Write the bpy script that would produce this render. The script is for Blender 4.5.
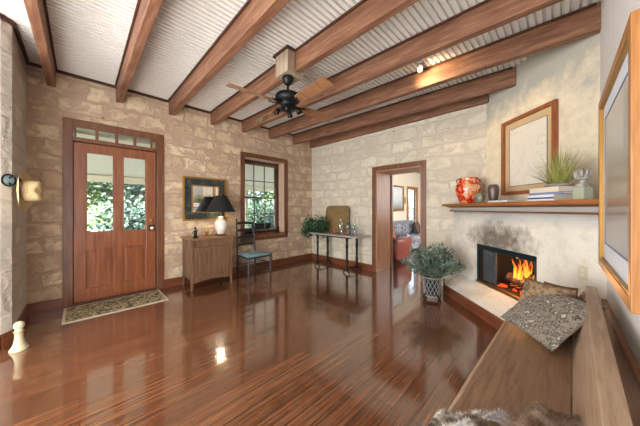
import bpy, bmesh, math, random
from mathutils import Vector, Matrix
random.seed(7)
for o in list(bpy.data.objects): bpy.data.objects.remove(o)
SC = bpy.context.scene
COL = SC.collection
PI = math.pi
R2 = math.sqrt(.5)

# ------------------------------------------------------------------ camera
cd = bpy.data.cameras.new('camera'); cam = bpy.data.objects.new('camera', cd); COL.objects.link(cam)
cd.sensor_width = 36; cd.lens = 241.16 / 640 * 36
cd.shift_y = -4.62 / 640; cd.clip_start = .02
cam.location = (0, 0, 1.35); cam.rotation_euler = (PI / 2, 0, math.radians(-44.9))
SC.camera = cam

# ------------------------------------------------------------------ world, sun, area lamps
w = bpy.data.worlds.new('world'); SC.world = w; w.use_nodes = True
nt = w.node_tree; bg = nt.nodes['Background']
sky = nt.nodes.new('ShaderNodeTexSky'); sky.sky_type = 'NISHITA'; sky.sun_disc = False
sky.sun_elevation = math.radians(42); sky.sun_rotation = math.radians(200); sky.dust_density = 2
nt.links.new(sky.outputs[0], bg.inputs[0]); bg.inputs[1].default_value = 4.4
def light(name, kind, loc, energy, color=(1, 1, 1), aim=None, **kw):
    l = bpy.data.lights.new(name, kind); l.energy = energy; l.color = color
    for k, v in kw.items(): setattr(l, k, v)
    o = bpy.data.objects.new(name, l); COL.objects.link(o); o.location = loc
    if aim is not None: o.rotation_euler = (Vector(aim) - Vector(loc)).to_track_quat('-Z', 'Y').to_euler()
    return o
light('sun', 'SUN', (0, -5, 12), 6, (1, .95, .86), aim=(2.0, 0, 5), angle=.01)
# added area lamps standing in for windows in the unseen part of the room
light('fill_west', 'AREA', (-3.35, 1.8, 1.6), 135, (.96, .98, 1), aim=(1, 2.0, 2.0), shape='RECTANGLE', size=3.2, size_y=1.9)
light('fill_south', 'AREA', (-1.7, -.15, 1.75), 80, (1, .99, .97), aim=(-.4, 4, 1.85), shape='RECTANGLE', size=2.2, size_y=1.7)  # added lamp in front of the windowless right wall, out of view
light('fill_north', 'AREA', (-2.2, 3.7, 1.7), 175, (1, .99, .97), aim=(1.6, -.2, 1.4), shape='RECTANGLE', size=2.0, size_y=1.7)  # unseen lamp added to brighten the right wall and its picture
light('ceiling_fill', 'AREA', (-1.3, 1.3, .5), 125, (1, .99, .97), aim=(1.6, 2.5, 3.2), shape='RECTANGLE', size=2.0, size_y=2.0)  # added uplight out of view, brightens the ceiling
light('far_room_daylight', 'AREA', (8.0, .7, 1.9), 130, (1, .98, .95), aim=(8.4, 4, 1.2), shape='RECTANGLE', size=2.5, size_y=1.6)
SC.view_settings.view_transform = 'Standard'; SC.view_settings.look = 'None'
SC.view_settings.gamma = 1; SC.view_settings.use_curve_mapping = False
SC.view_settings.exposure = .15
try:
    SC.cycles.max_bounces = 10; SC.cycles.diffuse_bounces = 5; SC.cycles.glossy_bounces = 4
    SC.cycles.transparent_max_bounces = 12; SC.cycles.sample_clamp_indirect = 6
except Exception: pass

# ------------------------------------------------------------------ materials
def lin(h):
    h = h.lstrip('#'); c = [int(h[i:i + 2], 16) / 255 for i in (0, 2, 4)]
    return tuple([(v / 12.92 if v <= .04045 else ((v + .055) / 1.055) ** 2.4) for v in c] + [1])
class N:
    def __init__(s, name):
        s.m = bpy.data.materials.new(name); s.m.use_nodes = True; s.t = s.m.node_tree
        s.p = s.t.nodes['Principled BSDF']; s.out = s.t.nodes['Material Output']
        s.tc = s.n('ShaderNodeTexCoord')
    def n(s, typ, **kw):
        x = s.t.nodes.new(typ)
        for k, v in kw.items():
            if hasattr(x, k): setattr(x, k, v)
            else: x.inputs[k.replace('_', ' ')].default_value = v
        return x
    def l(s, a, b): s.t.links.new(a, b)
    def map(s, scale=(1, 1, 1), rot=(0, 0, 0), loc=(0, 0, 0), src=None):
        x = s.n('ShaderNodeMapping'); x.inputs['Scale'].default_value = scale
        x.inputs['Rotation'].default_value = rot; x.inputs['Location'].default_value = loc
        s.l(src or s.tc.outputs['Object'], x.inputs[0]); return x.outputs[0]
    def noise(s, vec, scale, detail=4, rough=.6, dist=0):
        x = s.n('ShaderNodeTexNoise'); x.inputs['Scale'].default_value = scale; x.inputs['Detail'].default_value = detail
        x.inputs['Roughness'].default_value = rough; x.inputs['Distortion'].default_value = dist
        s.l(vec, x.inputs['Vector']); return x.outputs[0]
    def ramp(s, fac, stops):
        x = s.n('ShaderNodeValToRGB'); e = x.color_ramp.elements
        e[0].position, e[0].color = stops[0]; e[1].position, e[1].color = stops[-1]
        for p, c in stops[1:-1]:
            k = e.new(p); k.color = c
        s.l(fac, x.inputs[0]); return x.outputs[0]
    def mix(s, fac, a, b, mode='MIX'):
        x = s.n('ShaderNodeMix'); x.data_type = 'RGBA'; x.blend_type = mode
        for v, i in ((fac, 0), (a, 6), (b, 7)):
            if hasattr(v, 'links'): s.l(v, x.inputs[i])
            else: x.inputs[i].default_value = v
        return x.outputs[2]
    def math(s, op, a, b=0., clamp=False):
        x = s.n('ShaderNodeMath'); x.operation = op; x.use_clamp = clamp
        for v, i in ((a, 0), (b, 1)):
            if hasattr(v, 'links'): s.l(v, x.inputs[i])
            else: x.inputs[i].default_value = v
        return x.outputs[0]
    def bump(s, h, strength=.3, dist=.01):
        x = s.n('ShaderNodeBump'); x.inputs['Strength'].default_value = strength; x.inputs['Distance'].default_value = dist
        s.l(h, x.inputs['Height']); s.l(x.outputs[0], s.p.inputs['Normal'])
    def set(s, **kw):
        for k, v in kw.items():
            k = k.replace('_', ' ')
            i = s.p.inputs[k]
            if hasattr(v, 'links'): s.l(v, i)
            else: i.default_value = v
        return s.m
def plain(name, c, rough=.5, metal=0., **kw):
    n = N(name); v = n.map(); f = n.noise(v, 14, 3)
    c = lin(c); d = tuple([x * .86 for x in c[:3]] + [1])
    n.set(Base_Color=n.mix(f, d, c), Roughness=rough, Metallic=metal, **kw); return n.m
def wood(name, dark, mid, lite, axis=0, rough=.4, scale=1., coat=0., knots=False):
    n = N(name); sc = [9 * scale] * 3; sc[axis] = .7 * scale
    v = n.map(tuple(sc)); f = n.noise(v, 3.2, 6, .62, .6)
    v2 = n.map(tuple([x * 5 for x in sc])); f2 = n.noise(v2, 4, 3, .6)
    col = n.ramp(f, [(.28, lin(dark)), (.5, lin(mid)), (.74, lin(lite))])
    col = n.mix(n.math('MULTIPLY', f2, .5), col, lin(dark))
    if knots:
        kv = n.map(tuple([1.2 if i == axis else 5 for i in range(3)])); vo = n.n('ShaderNodeTexVoronoi'); n.l(kv, vo.inputs['Vector']); vo.inputs['Scale'].default_value = 1.1
        col = n.mix(n.ramp(vo.outputs['Distance'], [(.05, (1, 1, 1, 1)), (.12, (0, 0, 0, 1))]), col, lin('#4a2a1a'))
    n.bump(f, .15, .004)
    n.set(Base_Color=col, Roughness=rough, Coat_Weight=coat, Coat_Roughness=.12); return n.m
def stone(name, axis, blocks, mortar, mort_amt=.5, bw=.42, bh=.215, seed=0, spots=True):
    """rubble limestone in smeared lime mortar; axis = world axis that runs along the wall"""
    n = N(name)
    sep = n.n('ShaderNodeSeparateXYZ'); n.l(n.tc.outputs['Object'], sep.inputs[0])
    cmb = n.n('ShaderNodeCombineXYZ'); n.l(sep.outputs[axis], cmb.inputs[0]); n.l(sep.outputs[2], cmb.inputs[1])
    base = cmb.outputs[0]
    wn = n.n('ShaderNodeTexNoise'); wn.inputs['Scale'].default_value = 2.6; wn.inputs['Detail'].default_value = 5; wn.inputs['Roughness'].default_value = .62
    wv = n.map((1, 1, 1), loc=(seed * 3.1, seed, seed), src=base); n.l(wv, wn.inputs['Vector'])
    va = n.n('ShaderNodeVectorMath'); va.operation = 'MULTIPLY_ADD'; n.l(wn.outputs['Color'], va.inputs[0]); va.inputs[1].default_value = (.34, .22, 0); n.l(base, va.inputs[2])
    br = n.n('ShaderNodeTexBrick'); n.l(va.outputs[0], br.inputs['Vector'])
    br.inputs['Scale'].default_value = 1; br.inputs['Brick Width'].default_value = bw; br.inputs['Row Height'].default_value = bh
    br.inputs['Mortar Size'].default_value = .045; br.inputs['Mortar Smooth'].default_value = 1.; br.inputs['Bias'].default_value = 0
    br.inputs['Color1'].default_value = (0, 0, 0, 1); br.inputs['Color2'].default_value = (1, 1, 1, 1); br.inputs['Mortar'].default_value = (.5, .5, .5, 1)
    br.offset = .45; br.squash = 1.35; br.squash_frequency = 3
    big = n.noise(base, 1.4, 4, .6)
    fine = n.noise(base, 21, 8, .78)
    bcol = n.ramp(br.outputs['Color'], [(.0, lin(blocks[0])), (.35, lin(blocks[1])), (.7, lin(blocks[2])), (1, lin(blocks[3]))])
    bcol = n.mix(n.ramp(fine, [(.35, (0, 0, 0, 1)), (.66, (.5, .5, .5, 1))]), bcol, lin(mortar[1]))
    # mortar smeared over stones where a mid-size noise is high
    sm = n.noise(va.outputs[0], 4.6, 6, .66)
    smf = n.ramp(sm, [(.60 - mort_amt * .22, (0, 0, 0, 1)), (.68 - mort_amt * .16, (1, 1, 1, 1))])
    mf = n.math('MAXIMUM', n.math('MULTIPLY', br.outputs['Fac'], .85), n.math('MULTIPLY', smf, .55 + .3 * mort_amt), True)
    mcol = n.mix(big, lin(mortar[0]), lin(mortar[1]))
    col = n.mix(mf, bcol, mcol)
    if spots:
        vo = n.n('ShaderNodeTexVoronoi'); n.l(va.outputs[0], vo.inputs['Vector']); vo.inputs['Scale'].default_value = 3.3; vo.inputs['Randomness'].default_value = 1
        pit = n.ramp(vo.outputs['Distance'], [(.035, (.75, .75, .75, 1)), (.075, (0, 0, 0, 1))])
        col = n.mix(pit, col, lin('#5b4a3e'))
    hgt = n.math('SUBTRACT', n.math('MULTIPLY', fine, .6), n.math('MULTIPLY', mf, .7))
    n.bump(hgt, .9, .022)
    n.set(Base_Color=col, Roughness=.9, Specular_IOR_Level=.2); return n.m
def speckle(name, cols, scale=30, rough=.9):
    n = N(name); v = n.map(); f = n.noise(v, scale, 5, .75)
    k = len(cols); stops = [(.34 + .32 * i / (k - 1), lin(c)) for i, c in enumerate(cols)]
    n.bump(f, .4, .005); n.set(Base_Color=n.ramp(f, stops), Roughness=rough); return n.m
def glass(name, tint=(1, 1, 1, 1), ior=1.4):
    n = N(name); n.t.nodes.remove(n.p)
    tr = n.n('ShaderNodeBsdfTransparent'); tr.inputs[0].default_value = tint
    gl = n.n('ShaderNodeBsdfGlossy'); gl.inputs['Roughness'].default_value = .02
    mx = n.n('ShaderNodeMixShader'); fr = n.n('ShaderNodeFresnel'); fr.inputs[0].default_value = ior
    ge = n.n('ShaderNodeNewGeometry'); n.l(n.math('MULTIPLY', fr.outputs[0], n.math('SUBTRACT', 1, ge.outputs['Backfacing'])), mx.inputs[0]); n.l(tr.outputs[0], mx.inputs[1]); n.l(gl.outputs[0], mx.inputs[2]); n.l(mx.outputs[0], n.out.inputs[0]); return n.m
def emit(name, c, strength):
    n = N(name); n.set(Base_Color=(0, 0, 0, 1), Emission_Color=lin(c), Emission_Strength=strength); return n.m

M = {}
M['stone_far'] = stone('limestone_pink_mortar', 0, ['#d6c3a2', '#c8b090', '#e8d8b6', '#dccaaa'], ['#9f8576', '#b39a86'], .75, seed=1)
M['stone_door'] = stone('limestone_grey_mortar', 1, ['#dad2c0', '#cec5b2', '#e2d9c5', '#d6cbb2'], ['#b3aa9b', '#cac1b0'], .6, seed=2)
M['stone_left'] = stone('limestone_whitewashed', 1, ['#cfcac0', '#c3bdb1', '#dad5ca', '#cdc4b2'], ['#b5aea6', '#c4bdb2'], .5, seed=3)
M['white_paint'] = plain('white_painted_plaster', '#e9e8e6', .75)
def fire_plaster():
    n = N('lime_washed_fireplace_plaster'); v = n.map((1, 1, 1)); big = n.noise(v, 1.3, 6, .65, .4); fine = n.noise(v, 9, 6, .7)
    col = n.ramp(big, [(.3, lin('#b5b3ae')), (.45, lin('#d6d0c3')), (.62, lin('#e2dccf')), (.75, lin('#d2c6ae'))])
    vo = n.noise(n.map((1, 1, 1)), 3, 3, .5); col = n.mix(n.ramp(fine, [(.5, (0, 0, 0, 1)), (.75, (.6, .6, .6, 1))]), col, lin('#b9b0a2'))
    # soot stain above the fire opening (local x 2.5..3.5, z .85..1.12)
    sep = n.n('ShaderNodeSeparateXYZ'); n.l(n.tc.outputs['Object'], sep.inputs[0])
    dx = n.math('DIVIDE', n.math('SUBTRACT', sep.outputs[0], 3.06), .62); dz = n.math('DIVIDE', n.math('SUBTRACT', sep.outputs[2], .93), .27)
    d2 = n.math('ADD', n.math('MULTIPLY', dx, dx), n.math('MULTIPLY', dz, dz))
    f = n.math('SUBTRACT', 1.25, n.math('ADD', d2, n.math('MULTIPLY', n.math('SUBTRACT', .6, fine), 2.2)), True)
    col = n.mix(n.math('MULTIPLY', f, .85), col, lin('#5a4c3e'))
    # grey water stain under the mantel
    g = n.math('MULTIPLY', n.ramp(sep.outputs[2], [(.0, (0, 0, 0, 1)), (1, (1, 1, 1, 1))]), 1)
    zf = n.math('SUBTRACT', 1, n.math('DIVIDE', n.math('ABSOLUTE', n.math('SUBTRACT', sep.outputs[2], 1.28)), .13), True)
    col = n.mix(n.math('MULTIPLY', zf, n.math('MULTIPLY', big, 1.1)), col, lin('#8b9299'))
    n.bump(n.math('ADD', fine, big), .5, .02); n.set(Base_Color=col, Roughness=.9, Specular_IOR_Level=.2); return n.m
M['plaster'] = fire_plaster()
def chimney_mat():
    n = N('cream_limewash_over_stone'); big = n.noise(n.map(), 1.7, 6, .66, .5); fine = n.noise(n.map(), 8, 6, .7)
    sep = n.n('ShaderNodeSeparateXYZ'); n.l(n.tc.outputs['Object'], sep.inputs[0])
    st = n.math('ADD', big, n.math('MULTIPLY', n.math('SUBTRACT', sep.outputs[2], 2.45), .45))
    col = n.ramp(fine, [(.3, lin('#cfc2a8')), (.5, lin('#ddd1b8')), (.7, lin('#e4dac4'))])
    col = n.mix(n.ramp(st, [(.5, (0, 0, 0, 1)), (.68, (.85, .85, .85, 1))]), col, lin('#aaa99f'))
    n.bump(n.math('ADD', fine, big), .5, .02); n.set(Base_Color=col, Roughness=.9, Specular_IOR_Level=.2); return n.m
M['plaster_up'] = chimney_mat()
def floor_mat():
    n = N('glossy_red_brown_planks')
    br = n.n('ShaderNodeTexBrick'); v = n.map(); n.l(v, br.inputs['Vector'])
    br.inputs['Scale'].default_value = 1; br.inputs['Brick Width'].default_value = 2.4; br.inputs['Row Height'].default_value = .135
    br.inputs['Mortar Size'].default_value = .0035; br.inputs['Mortar Smooth'].default_value = .4
    br.inputs['Color1'].default_value = (0, 0, 0, 1); br.inputs['Color2'].default_value = (1, 1, 1, 1); br.inputs['Mortar'].default_value = (.5, .5, .5, 1); br.offset = .37
    g = n.noise(n.map((.6, 20, 1)), 2.6, 7, .6, .3); blot = n.noise(n.map((.9, 5, 1)), 1.6, 4, .6)
    col = n.ramp(g, [(.3, lin('#472a1a')), (.5, lin('#6f442b')), (.7, lin('#8f5f3f'))])
    col = n.mix(n.math('MULTIPLY', br.outputs['Color'], .5), col, lin('#492a1a'))
    col = n.mix(n.ramp(blot, [(.55, (0, 0, 0, 1)), (.75, (.45, .45, .45, 1))]), col, lin('#43220f'))
    col = n.mix(br.outputs['Fac'], col, lin('#1a0a06'))
    sepf = n.n('ShaderNodeSeparateXYZ'); n.l(n.tc.outputs['Object'], sepf.inputs[0])
    ty = n.math('FRACT', n.math('DIVIDE', sepf.outputs[1], .135)); cup = n.math('MULTIPLY', ty, n.math('SUBTRACT', 1, ty))
    wav = n.noise(n.map((.8, 4, 1)), 1.6, 2, .5)
    h = n.math('ADD', n.math('ADD', n.math('MULTIPLY', cup, .002), n.math('MULTIPLY', wav, .0022)), n.math('ADD', n.math('MULTIPLY', g, .00012), n.math('MULTIPLY', br.outputs['Fac'], -.002)))
    n.bump(h, 1., 1.)
    rr = n.ramp(n.noise(n.map((.8, 7.4, 1)), 2, 3), [(.3, (.09, .09, .09, 1)), (.7, (.22, .22, .22, 1))])
    n.set(Base_Color=col, Roughness=rr, IOR=1.6, Specular_IOR_Level=.7, Coat_Weight=1., Coat_IOR=1.62, Coat_Roughness=.08); return n.m
M['floor'] = floor_mat()
M['trim'] = wood('stained_red_brown_trim', '#482a1a', '#74482f', '#8e5f42', 2, .35, coat=.2)
M['trim_h'] = wood('stained_red_brown_trim_long', '#4a2414', '#74402a', '#8c5434', 0, .35, coat=.2)
M['trim_y'] = wood('stained_red_brown_trim_cross', '#4a2414', '#7a4428', '#8c5434', 1, .35, coat=.2)
M['door'] = wood('stained_door_wood', '#653620', '#8a5030', '#a36844', 2, .32, coat=.3)
M['beam'] = wood('rough_brown_beam', '#553425', '#82583f', '#a88263', 1, .6, knots=True)
M['darktrim'] = wood('dark_ceiling_moulding', '#341a10', '#4c2818', '#5c3420', 0, .5)
M['ceiling'] = plain('off_white_beadboard', '#ebeae4', .6)
M['cab'] = wood('warm_walnut_cabinet', '#4a3324', '#72533c', '#8c6a4e', 2, .4, 1.4, .2)
M['cabtop'] = wood('walnut_cabinet_top', '#5a3822', '#8a6040', '#a07850', 0, .3, 1.2, .3)
M['mantel'] = wood('orange_brown_mantel', '#6e3c1e', '#a0622f', '#b87a42', 0, .4, 1.2, .2)
M['bench'] = wood('weathered_bench_oak', '#836852', '#a88d75', '#bda68e', 0, .5, 1.6)
M['benchseat'] = wood('worn_bench_seat', '#5e4330', '#86664c', '#9a7a5c', 0, .4, 1.8, .15)
M['frame_oak'] = wood('honey_oak_frame', '#7d4e22', '#a06a32', '#b27c42', 2, .4, 1.5)
M['black_iron'] = plain('black_wrought_iron', '#1c1d1f', .45, .6)
M['black_paint'] = plain('dark_blue_black_paint', '#1f2a30', .4)
M['ivory'] = plain('aged_ivory_paint', '#cfc6a2', .4)
M['brass'] = plain('aged_brass', '#a67c3a', .35, .9)
M['gold'] = plain('gilded_wood', '#a37a36', .4, .6)
M['white_ceramic'] = plain('white_glazed_ceramic', '#e8e2d6', .15)
M['shade'] = plain('black_lamp_shade', '#14191b', .6)
M['glass'] = glass('clear_window_glass')
M['clearglass'] = glass('clear_glassware', (.86, .9, .92, 1), 2.3)

# ------------------------------------------------------------------ mesh helpers
def tagp(o, label=None, cat=None, group=None, kind=None):
    for k, v in (('label', label), ('category', cat), ('group', group), ('kind', kind)):
        if v: o[k] = v
    return o
def obj(name, bm, mat=None, parent=None, smooth=False, loc=None, rz=0, label=None):
    me = bpy.data.meshes.new(name)
    bmesh.ops.recalc_face_normals(bm, faces=bm.faces)
    bm.to_mesh(me); bm.free()
    for m in (mat if isinstance(mat, (list, tuple)) else [mat]):
        if m: me.materials.append(m)
    if smooth:
        for p in me.polygons: p.use_smooth = True
    o = bpy.data.objects.new(name, me); COL.objects.link(o)
    if parent: o.parent = parent
    if loc: o.location = loc
    if rz: o.rotation_euler = (0, 0, rz)
    if label: o['label'] = label
    return o
def empty(name, loc, rz, label, cat, group=None, kind=None):
    o = bpy.data.objects.new(name, None); COL.objects.link(o); o.location = loc; o.rotation_euler = (0, 0, rz); o.empty_display_size = .1
    return tagp(o, label, cat, group, kind)
def BM(): return bmesh.new()
def box(bm, x0, x1, y0, y1, z0, z1, bev=0, mi=0):
    r = bmesh.ops.create_cube(bm, size=1)['verts']
    for v in r:
        v.co = Vector((x0 + (v.co.x + .5) * (x1 - x0), y0 + (v.co.y + .5) * (y1 - y0), z0 + (v.co.z + .5) * (z1 - z0)))
    fs = {f for v in r for f in v.link_faces}
    for f in fs: f.material_index = mi
    if bev:
        es = list({e for v in r for e in v.link_edges})
        bmesh.ops.bevel(bm, geom=es, offset=bev, segments=2, affect='EDGES', profile=.5)
    return bm
def loft(bm, rings, cap=True, mi=0):
    vs = [[bm.verts.new(p) for p in r] for r in rings]; k = len(rings[0])
    for a, b in zip(vs, vs[1:]):
        for i in range(k):
            f = bm.faces.new((a[i], a[(i + 1) % k], b[(i + 1) % k], b[i])); f.material_index = mi
    if cap:
        for r, rev in ((vs[0], True), (vs[-1], False)):
            try:
                f = bm.faces.new(list(reversed(r)) if rev else r); f.material_index = mi
            except Exception: pass
    return bm
def lathe(bm, prof, c=(0, 0, 0), seg=24, mi=0, sx=1, sy=1, cap=True):
    return loft(bm, [[(c[0] + r * sx * math.cos(2 * PI * i / seg), c[1] + r * sy * math.sin(2 * PI * i / seg), c[2] + z) for i in range(seg)] for r, z in prof], cap, mi)
def tube(bm, pts, r, seg=8, mi=0, cap=True):
    pts = [Vector(p) for p in pts]; n = len(pts); rs = r if isinstance(r, (list, tuple)) else [r] * n
    rings = []; up = None
    for i, p in enumerate(pts):
        d = (pts[min(i + 1, n - 1)] - pts[max(i - 1, 0)]).normalized()
        if up is None: up = d.orthogonal().normalized()
        else:
            up = (up - d * up.dot(d))
            up = up.normalized() if up.length > 1e-6 else d.orthogonal().normalized()
        b = d.cross(up)
        rings.append([tuple(p + (up * math.cos(2 * PI * k / seg) + b * math.sin(2 * PI * k / seg)) * rs[i]) for k in range(seg)])
    return loft(bm, rings, cap, mi)
def prism(bm, poly, z0, z1, mi=0):
    return loft(bm, [[(x, y, z0) for x, y in poly], [(x, y, z1) for x, y in poly]], True, mi)
def bez(p0, p1, p2, n=8):
    p0, p1, p2 = Vector(p0), Vector(p1), Vector(p2)
    return [p0 * (1 - t) ** 2 + p1 * 2 * t * (1 - t) + p2 * t * t for t in [i / n for i in range(n + 1)]]
def ball(bm, c, r, sub=2, sc=(1, 1, 1), mi=0):
    vs = bmesh.ops.create_icosphere(bm, subdivisions=sub, radius=r)['verts']
    for v in vs: v.co = Vector((c[0] + v.co.x * sc[0], c[1] + v.co.y * sc[1], c[2] + v.co.z * sc[2]))
    for f in {f for v in vs for f in v.link_faces}: f.material_index = mi
    return vs
def frame_ring(bm, x0, x1, z0, z1, w, y0, y1, axis='x', bev=.004, bottom=True, wz=None):
    """picture-frame of four bars in the x-z plane (axis 'x') or y-z plane (axis 'y'), depth y0..y1"""
    wz = wz or w
    bars = [(x0, x0 + w, z0, z1), (x1 - w, x1, z0, z1), (x0 + w, x1 - w, z1 - wz, z1)]
    if bottom: bars.append((x0 + w, x1 - w, z0, z0 + wz))
    for a, b, c, d in bars:
        if axis == 'x': box(bm, a, b, y0, y1, c, d, bev)
        else: box(bm, y0, y1, a, b, c, d, bev)
    return bm
def struct(name, bm, mat, parent=None, **kw):
    o = obj(name, bm, mat, parent, **kw)
    if not parent: o['kind'] = 'structure'
    return o
def copy_tree(o, parent=None):
    c = o.copy(); COL.objects.link(c); c.parent = parent
    for ch in [x for x in bpy.data.objects if x.parent == o]: copy_tree(ch, c)
    return c

# ------------------------------------------------------------------ room numbers
YA, XB, YR, XL, HC = 4.787, 4.46, -.248, -.478, 3.208
TH = .45

# ------------------------------------------------------------------ shell
bm = BM(); box(bm, -3.6, 12.2, -.4, YA + .2, -.1, 0); struct('floor', bm, M['floor'])
bm = BM()   # beadboard: real grooves running along x
y = YR - .1; prof = []
while y < YA + .05:
    prof += [(y, 0), (y + .034, 0), (y + .037, .028), (y + .057, .028)]; y += .06
rows = [[bm.verts.new((x, yy, HC + zz)) for yy, zz in prof] for x in (-3.6, XB + .1)]
for i in range(len(prof) - 1): bm.faces.new((rows[0][i], rows[0][i + 1], rows[1][i + 1], rows[1][i]))
box(bm, -3.6, XB + .1, YR - .1, YA + .05, HC + .04, HC + .1)
struct('ceiling', bm, M['ceiling'])
# wall behind the porch door and window
dx0, dx1, dz1 = -.09, .93, 2.50
wx0, wx1, wz0, wz1 = 2.49, 3.54, .74, 2.46
bm = BM()
box(bm, -.9, dx0, YA, YA + TH, 0, HC + .1); box(bm, dx0, dx1, YA, YA + TH, dz1, HC + .1); box(bm, dx1, wx0, YA, YA + TH, 0, HC + .1)
box(bm, wx0, wx1, YA, YA + TH, 0, wz0); box(bm, wx0, wx1, YA, YA + TH, wz1, HC + .1); box(bm, wx1, XB + .65, YA, YA + TH, 0, HC + .1)
struct('wall_far', bm, M['stone_far'])
# doorway wall
gy0, gy1, gz = 1.83, 2.79, 2.14
bm = BM()
box(bm, XB, XB + .65, .5, gy0, 0, HC + .1); box(bm, XB, XB + .65, gy1, YA, 0, HC + .1); box(bm, XB, XB + .65, gy0, gy1, gz, HC + .1)
struct('wall_doorway', bm, M['stone_door'])
# left wall with its chamfered return
bm = BM(); prism(bm, [(XL, YA), (XL, 3.87), (XL - .06, 3.80), (-3.6, 3.78), (-3.6, YA)], 0, HC + .1)
struct('wall_left', bm, M['stone_left'])
bm = BM(); box(bm, -1.0 - 2.6, 3.6, YR - .12, YR, 0, HC + .1); struct('wall_right', bm, M['white_paint'])
bm = BM(); box(bm, -3.75, -3.6, YR, 3.8, 0, HC + .1); struct('wall_back', bm, M['white_paint'])
# fireplace breast, built in a frame turned 45 degrees: local x = s, local y = -L
A45 = math.radians(45)
LB, LU = 2.24, 2.57
bm = BM(); o0, o1, oz0, oz1 = 2.50, 3.52, .30, .85
box(bm, 1.86, o0, -LU, -LB, 0, 1.335); box(bm, o1, 4.12, -LU, -LB, 0, 1.335)
box(bm, o0, o1, -LU, -LB, oz1, 1.335); box(bm, o0, o1, -LU, -LB, 0, oz0)
# low sloping plaster hearth
loft(bm, [[(s, -LB - .01, 0), (s, -1.99, 0), (s, -1.99, .145), (s, -2.03, .175), (s, -LB + .005, .30), (s, -LB - .01, .30)] for s in (1.62, 2.2, 3.0, 3.84)])
prism(bm, [(3.84, -1.99), (4.30, -2.22), (4.12, -LB - .02), (3.84, -LB)], 0, .145)
struct('wall_fireplace', bm, M['plaster'], rz=A45)
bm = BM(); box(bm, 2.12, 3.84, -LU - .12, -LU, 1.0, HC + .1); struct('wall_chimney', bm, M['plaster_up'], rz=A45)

# baseboards
def bboard(name, pts, h=.125, t=.022, mat='trim_h', rz=0, x=None):
    bm = BM()
    for (ax, ay), (bx, by) in pts:
        d = Vector((bx - ax, by - ay)); nrm = Vector((-d.y, d.x)).normalized() * t
        prism(bm, [(ax, ay), (bx, by), (bx + nrm.x, by + nrm.y), (ax + nrm.x, ay + nrm.y)], 0, h)
        nrm2 = nrm * .7; prism(bm, [(ax, ay), (bx, by), (bx + nrm2.x, by + nrm2.y), (ax + nrm2.x, ay + nrm2.y)], h, h + .012)
    return struct(name, bm, M[mat], rz=rz)
bboard('baseboard_far', [((-.165, YA), (XL, YA)), ((XB, YA), (1.01, YA))])
bboard('baseboard_doorway', [((XB, 2.87), (XB, YA)), ((XB, 1.5), (XB, 1.75))], mat='trim_y')
for o in [bpy.data.objects['baseboard_doorway']]: pass
bboard('baseboard_left', [((XL, YA), (XL, 3.87)), ((XL, 3.87), (XL - .06, 3.80)), ((XL - .06, 3.80), (-3.5, 3.78))], mat='trim_y')
bm = BM(); box(bm, 1.66, 3.86, -1.99, -1.965, 0, .135, .004)
prism(bm, [(3.86, -1.99), (3.86, -1.965), (4.32, -2.19), (4.30, -2.22)], 0, .135)
struct('baseboard_fireplace', bm, M['trim_h'], rz=A45)
# low panelled wainscot behind the bench
bm = BM(); box(bm, -1.5, 2.93, YR, YR + .014, 0, .60); box(bm, -1.5, 2.93, YR, YR + .03, .60, .635, .005)
struct('trim_1', bm, M['mantel'])
# moulding where ceiling meets the far wall
bm = BM(); box(bm, XL, XB, YA - .03, YA, HC - .04, HC, .006); box(bm, XL, XL + .03, 3.87, YA - .03, HC - .04, HC, .006)
prism(bm, [(XL, 3.87), (XL - .06, 3.80), (XL - .04, 3.775), (XL + .03, 3.86)], HC - .04, HC)
box(bm, -3.5, XL - .05, 3.755, 3.785, HC - .04, HC, .006)
struct('trim_2', bm, M['darktrim'])

# ------------------------------------------------------------------ beams
blabels = ['brown ceiling beam nearest the hat and left wall', 'pale-bottomed ceiling beam running out above the front door',
           'wide brown ceiling beam between the front door beam and the fan beam', 'brown ceiling beam that carries the ceiling fan box',
           'brown ceiling beam just past the ceiling fan, ending above the window', 'brown ceiling beam with a bright spotlight glow on its side',
           'shorter brown ceiling beam ending on the chimney wall above the framed print', 'shortest brown ceiling beam, tight against the doorway wall']
bw = .078
bdat = [(-.305, -.315), (.39, .375), (1.085, 1.07), (1.785, 1.80), (2.43, 2.60), (3.10, 3.31), (3.80, 4.06), (4.375, 4.375)]
for i, (xa, xn) in enumerate(bdat):
    yn = YR if i < 6 else (4.04 - 3.592 - .02 if i == 6 else 4.40 - 3.592 - .02)
    if i == 6: xe = 4.04
    else: xe = xn + (0)
    ylo = yn
    W = bw + (.01 if i in (2, 5) else 0)
    def xat(y): return xa + (xn - xa) * (YA - y) / (YA - YR)
    root = empty('ceiling_beam', (xa, YA, 2.968), 0, blabels[i], 'beam', 'exposed ceiling beams')
    bm = BM(); rings = []
    n = 14
    for k in range(n + 1):
        yy = YA + (ylo - YA) * k / n; x0 = xat(yy) - xa; jz = random.uniform(-.003, .003); jx = random.uniform(-.003, .003)
        if k in (0, n): jx = 0
        rings.append([(x0 + jx, yy - YA, .004 + jz), (x0 + .004 + jx, yy - YA, jz), (x0 + W - .004 + jx, yy - YA, jz), (x0 + W + jx, yy - YA, .004 + jz), (x0 + W, yy - YA, .236), (x0, yy - YA, .236)])
    loft(bm, rings); obj('timber', bm, M['beam'], root)
    if i < 7:
        for sd in (0, 1):
            bm = BM(); pa = (xat(YA - .03) - xa, -.03); pn = (xat(ylo + .03) - xa, ylo + .03 - YA)
            o_ = -.018 if sd == 0 else W
            prism(bm, [(pa[0] + o_, pa[1]), (pn[0] + o_, pn[1]), (pn[0] + o_ + .018, pn[1]), (pa[0] + o_ + .018, pa[1])], .215, .236)
            obj('moulding', bm, M['darktrim'], root)

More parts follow.
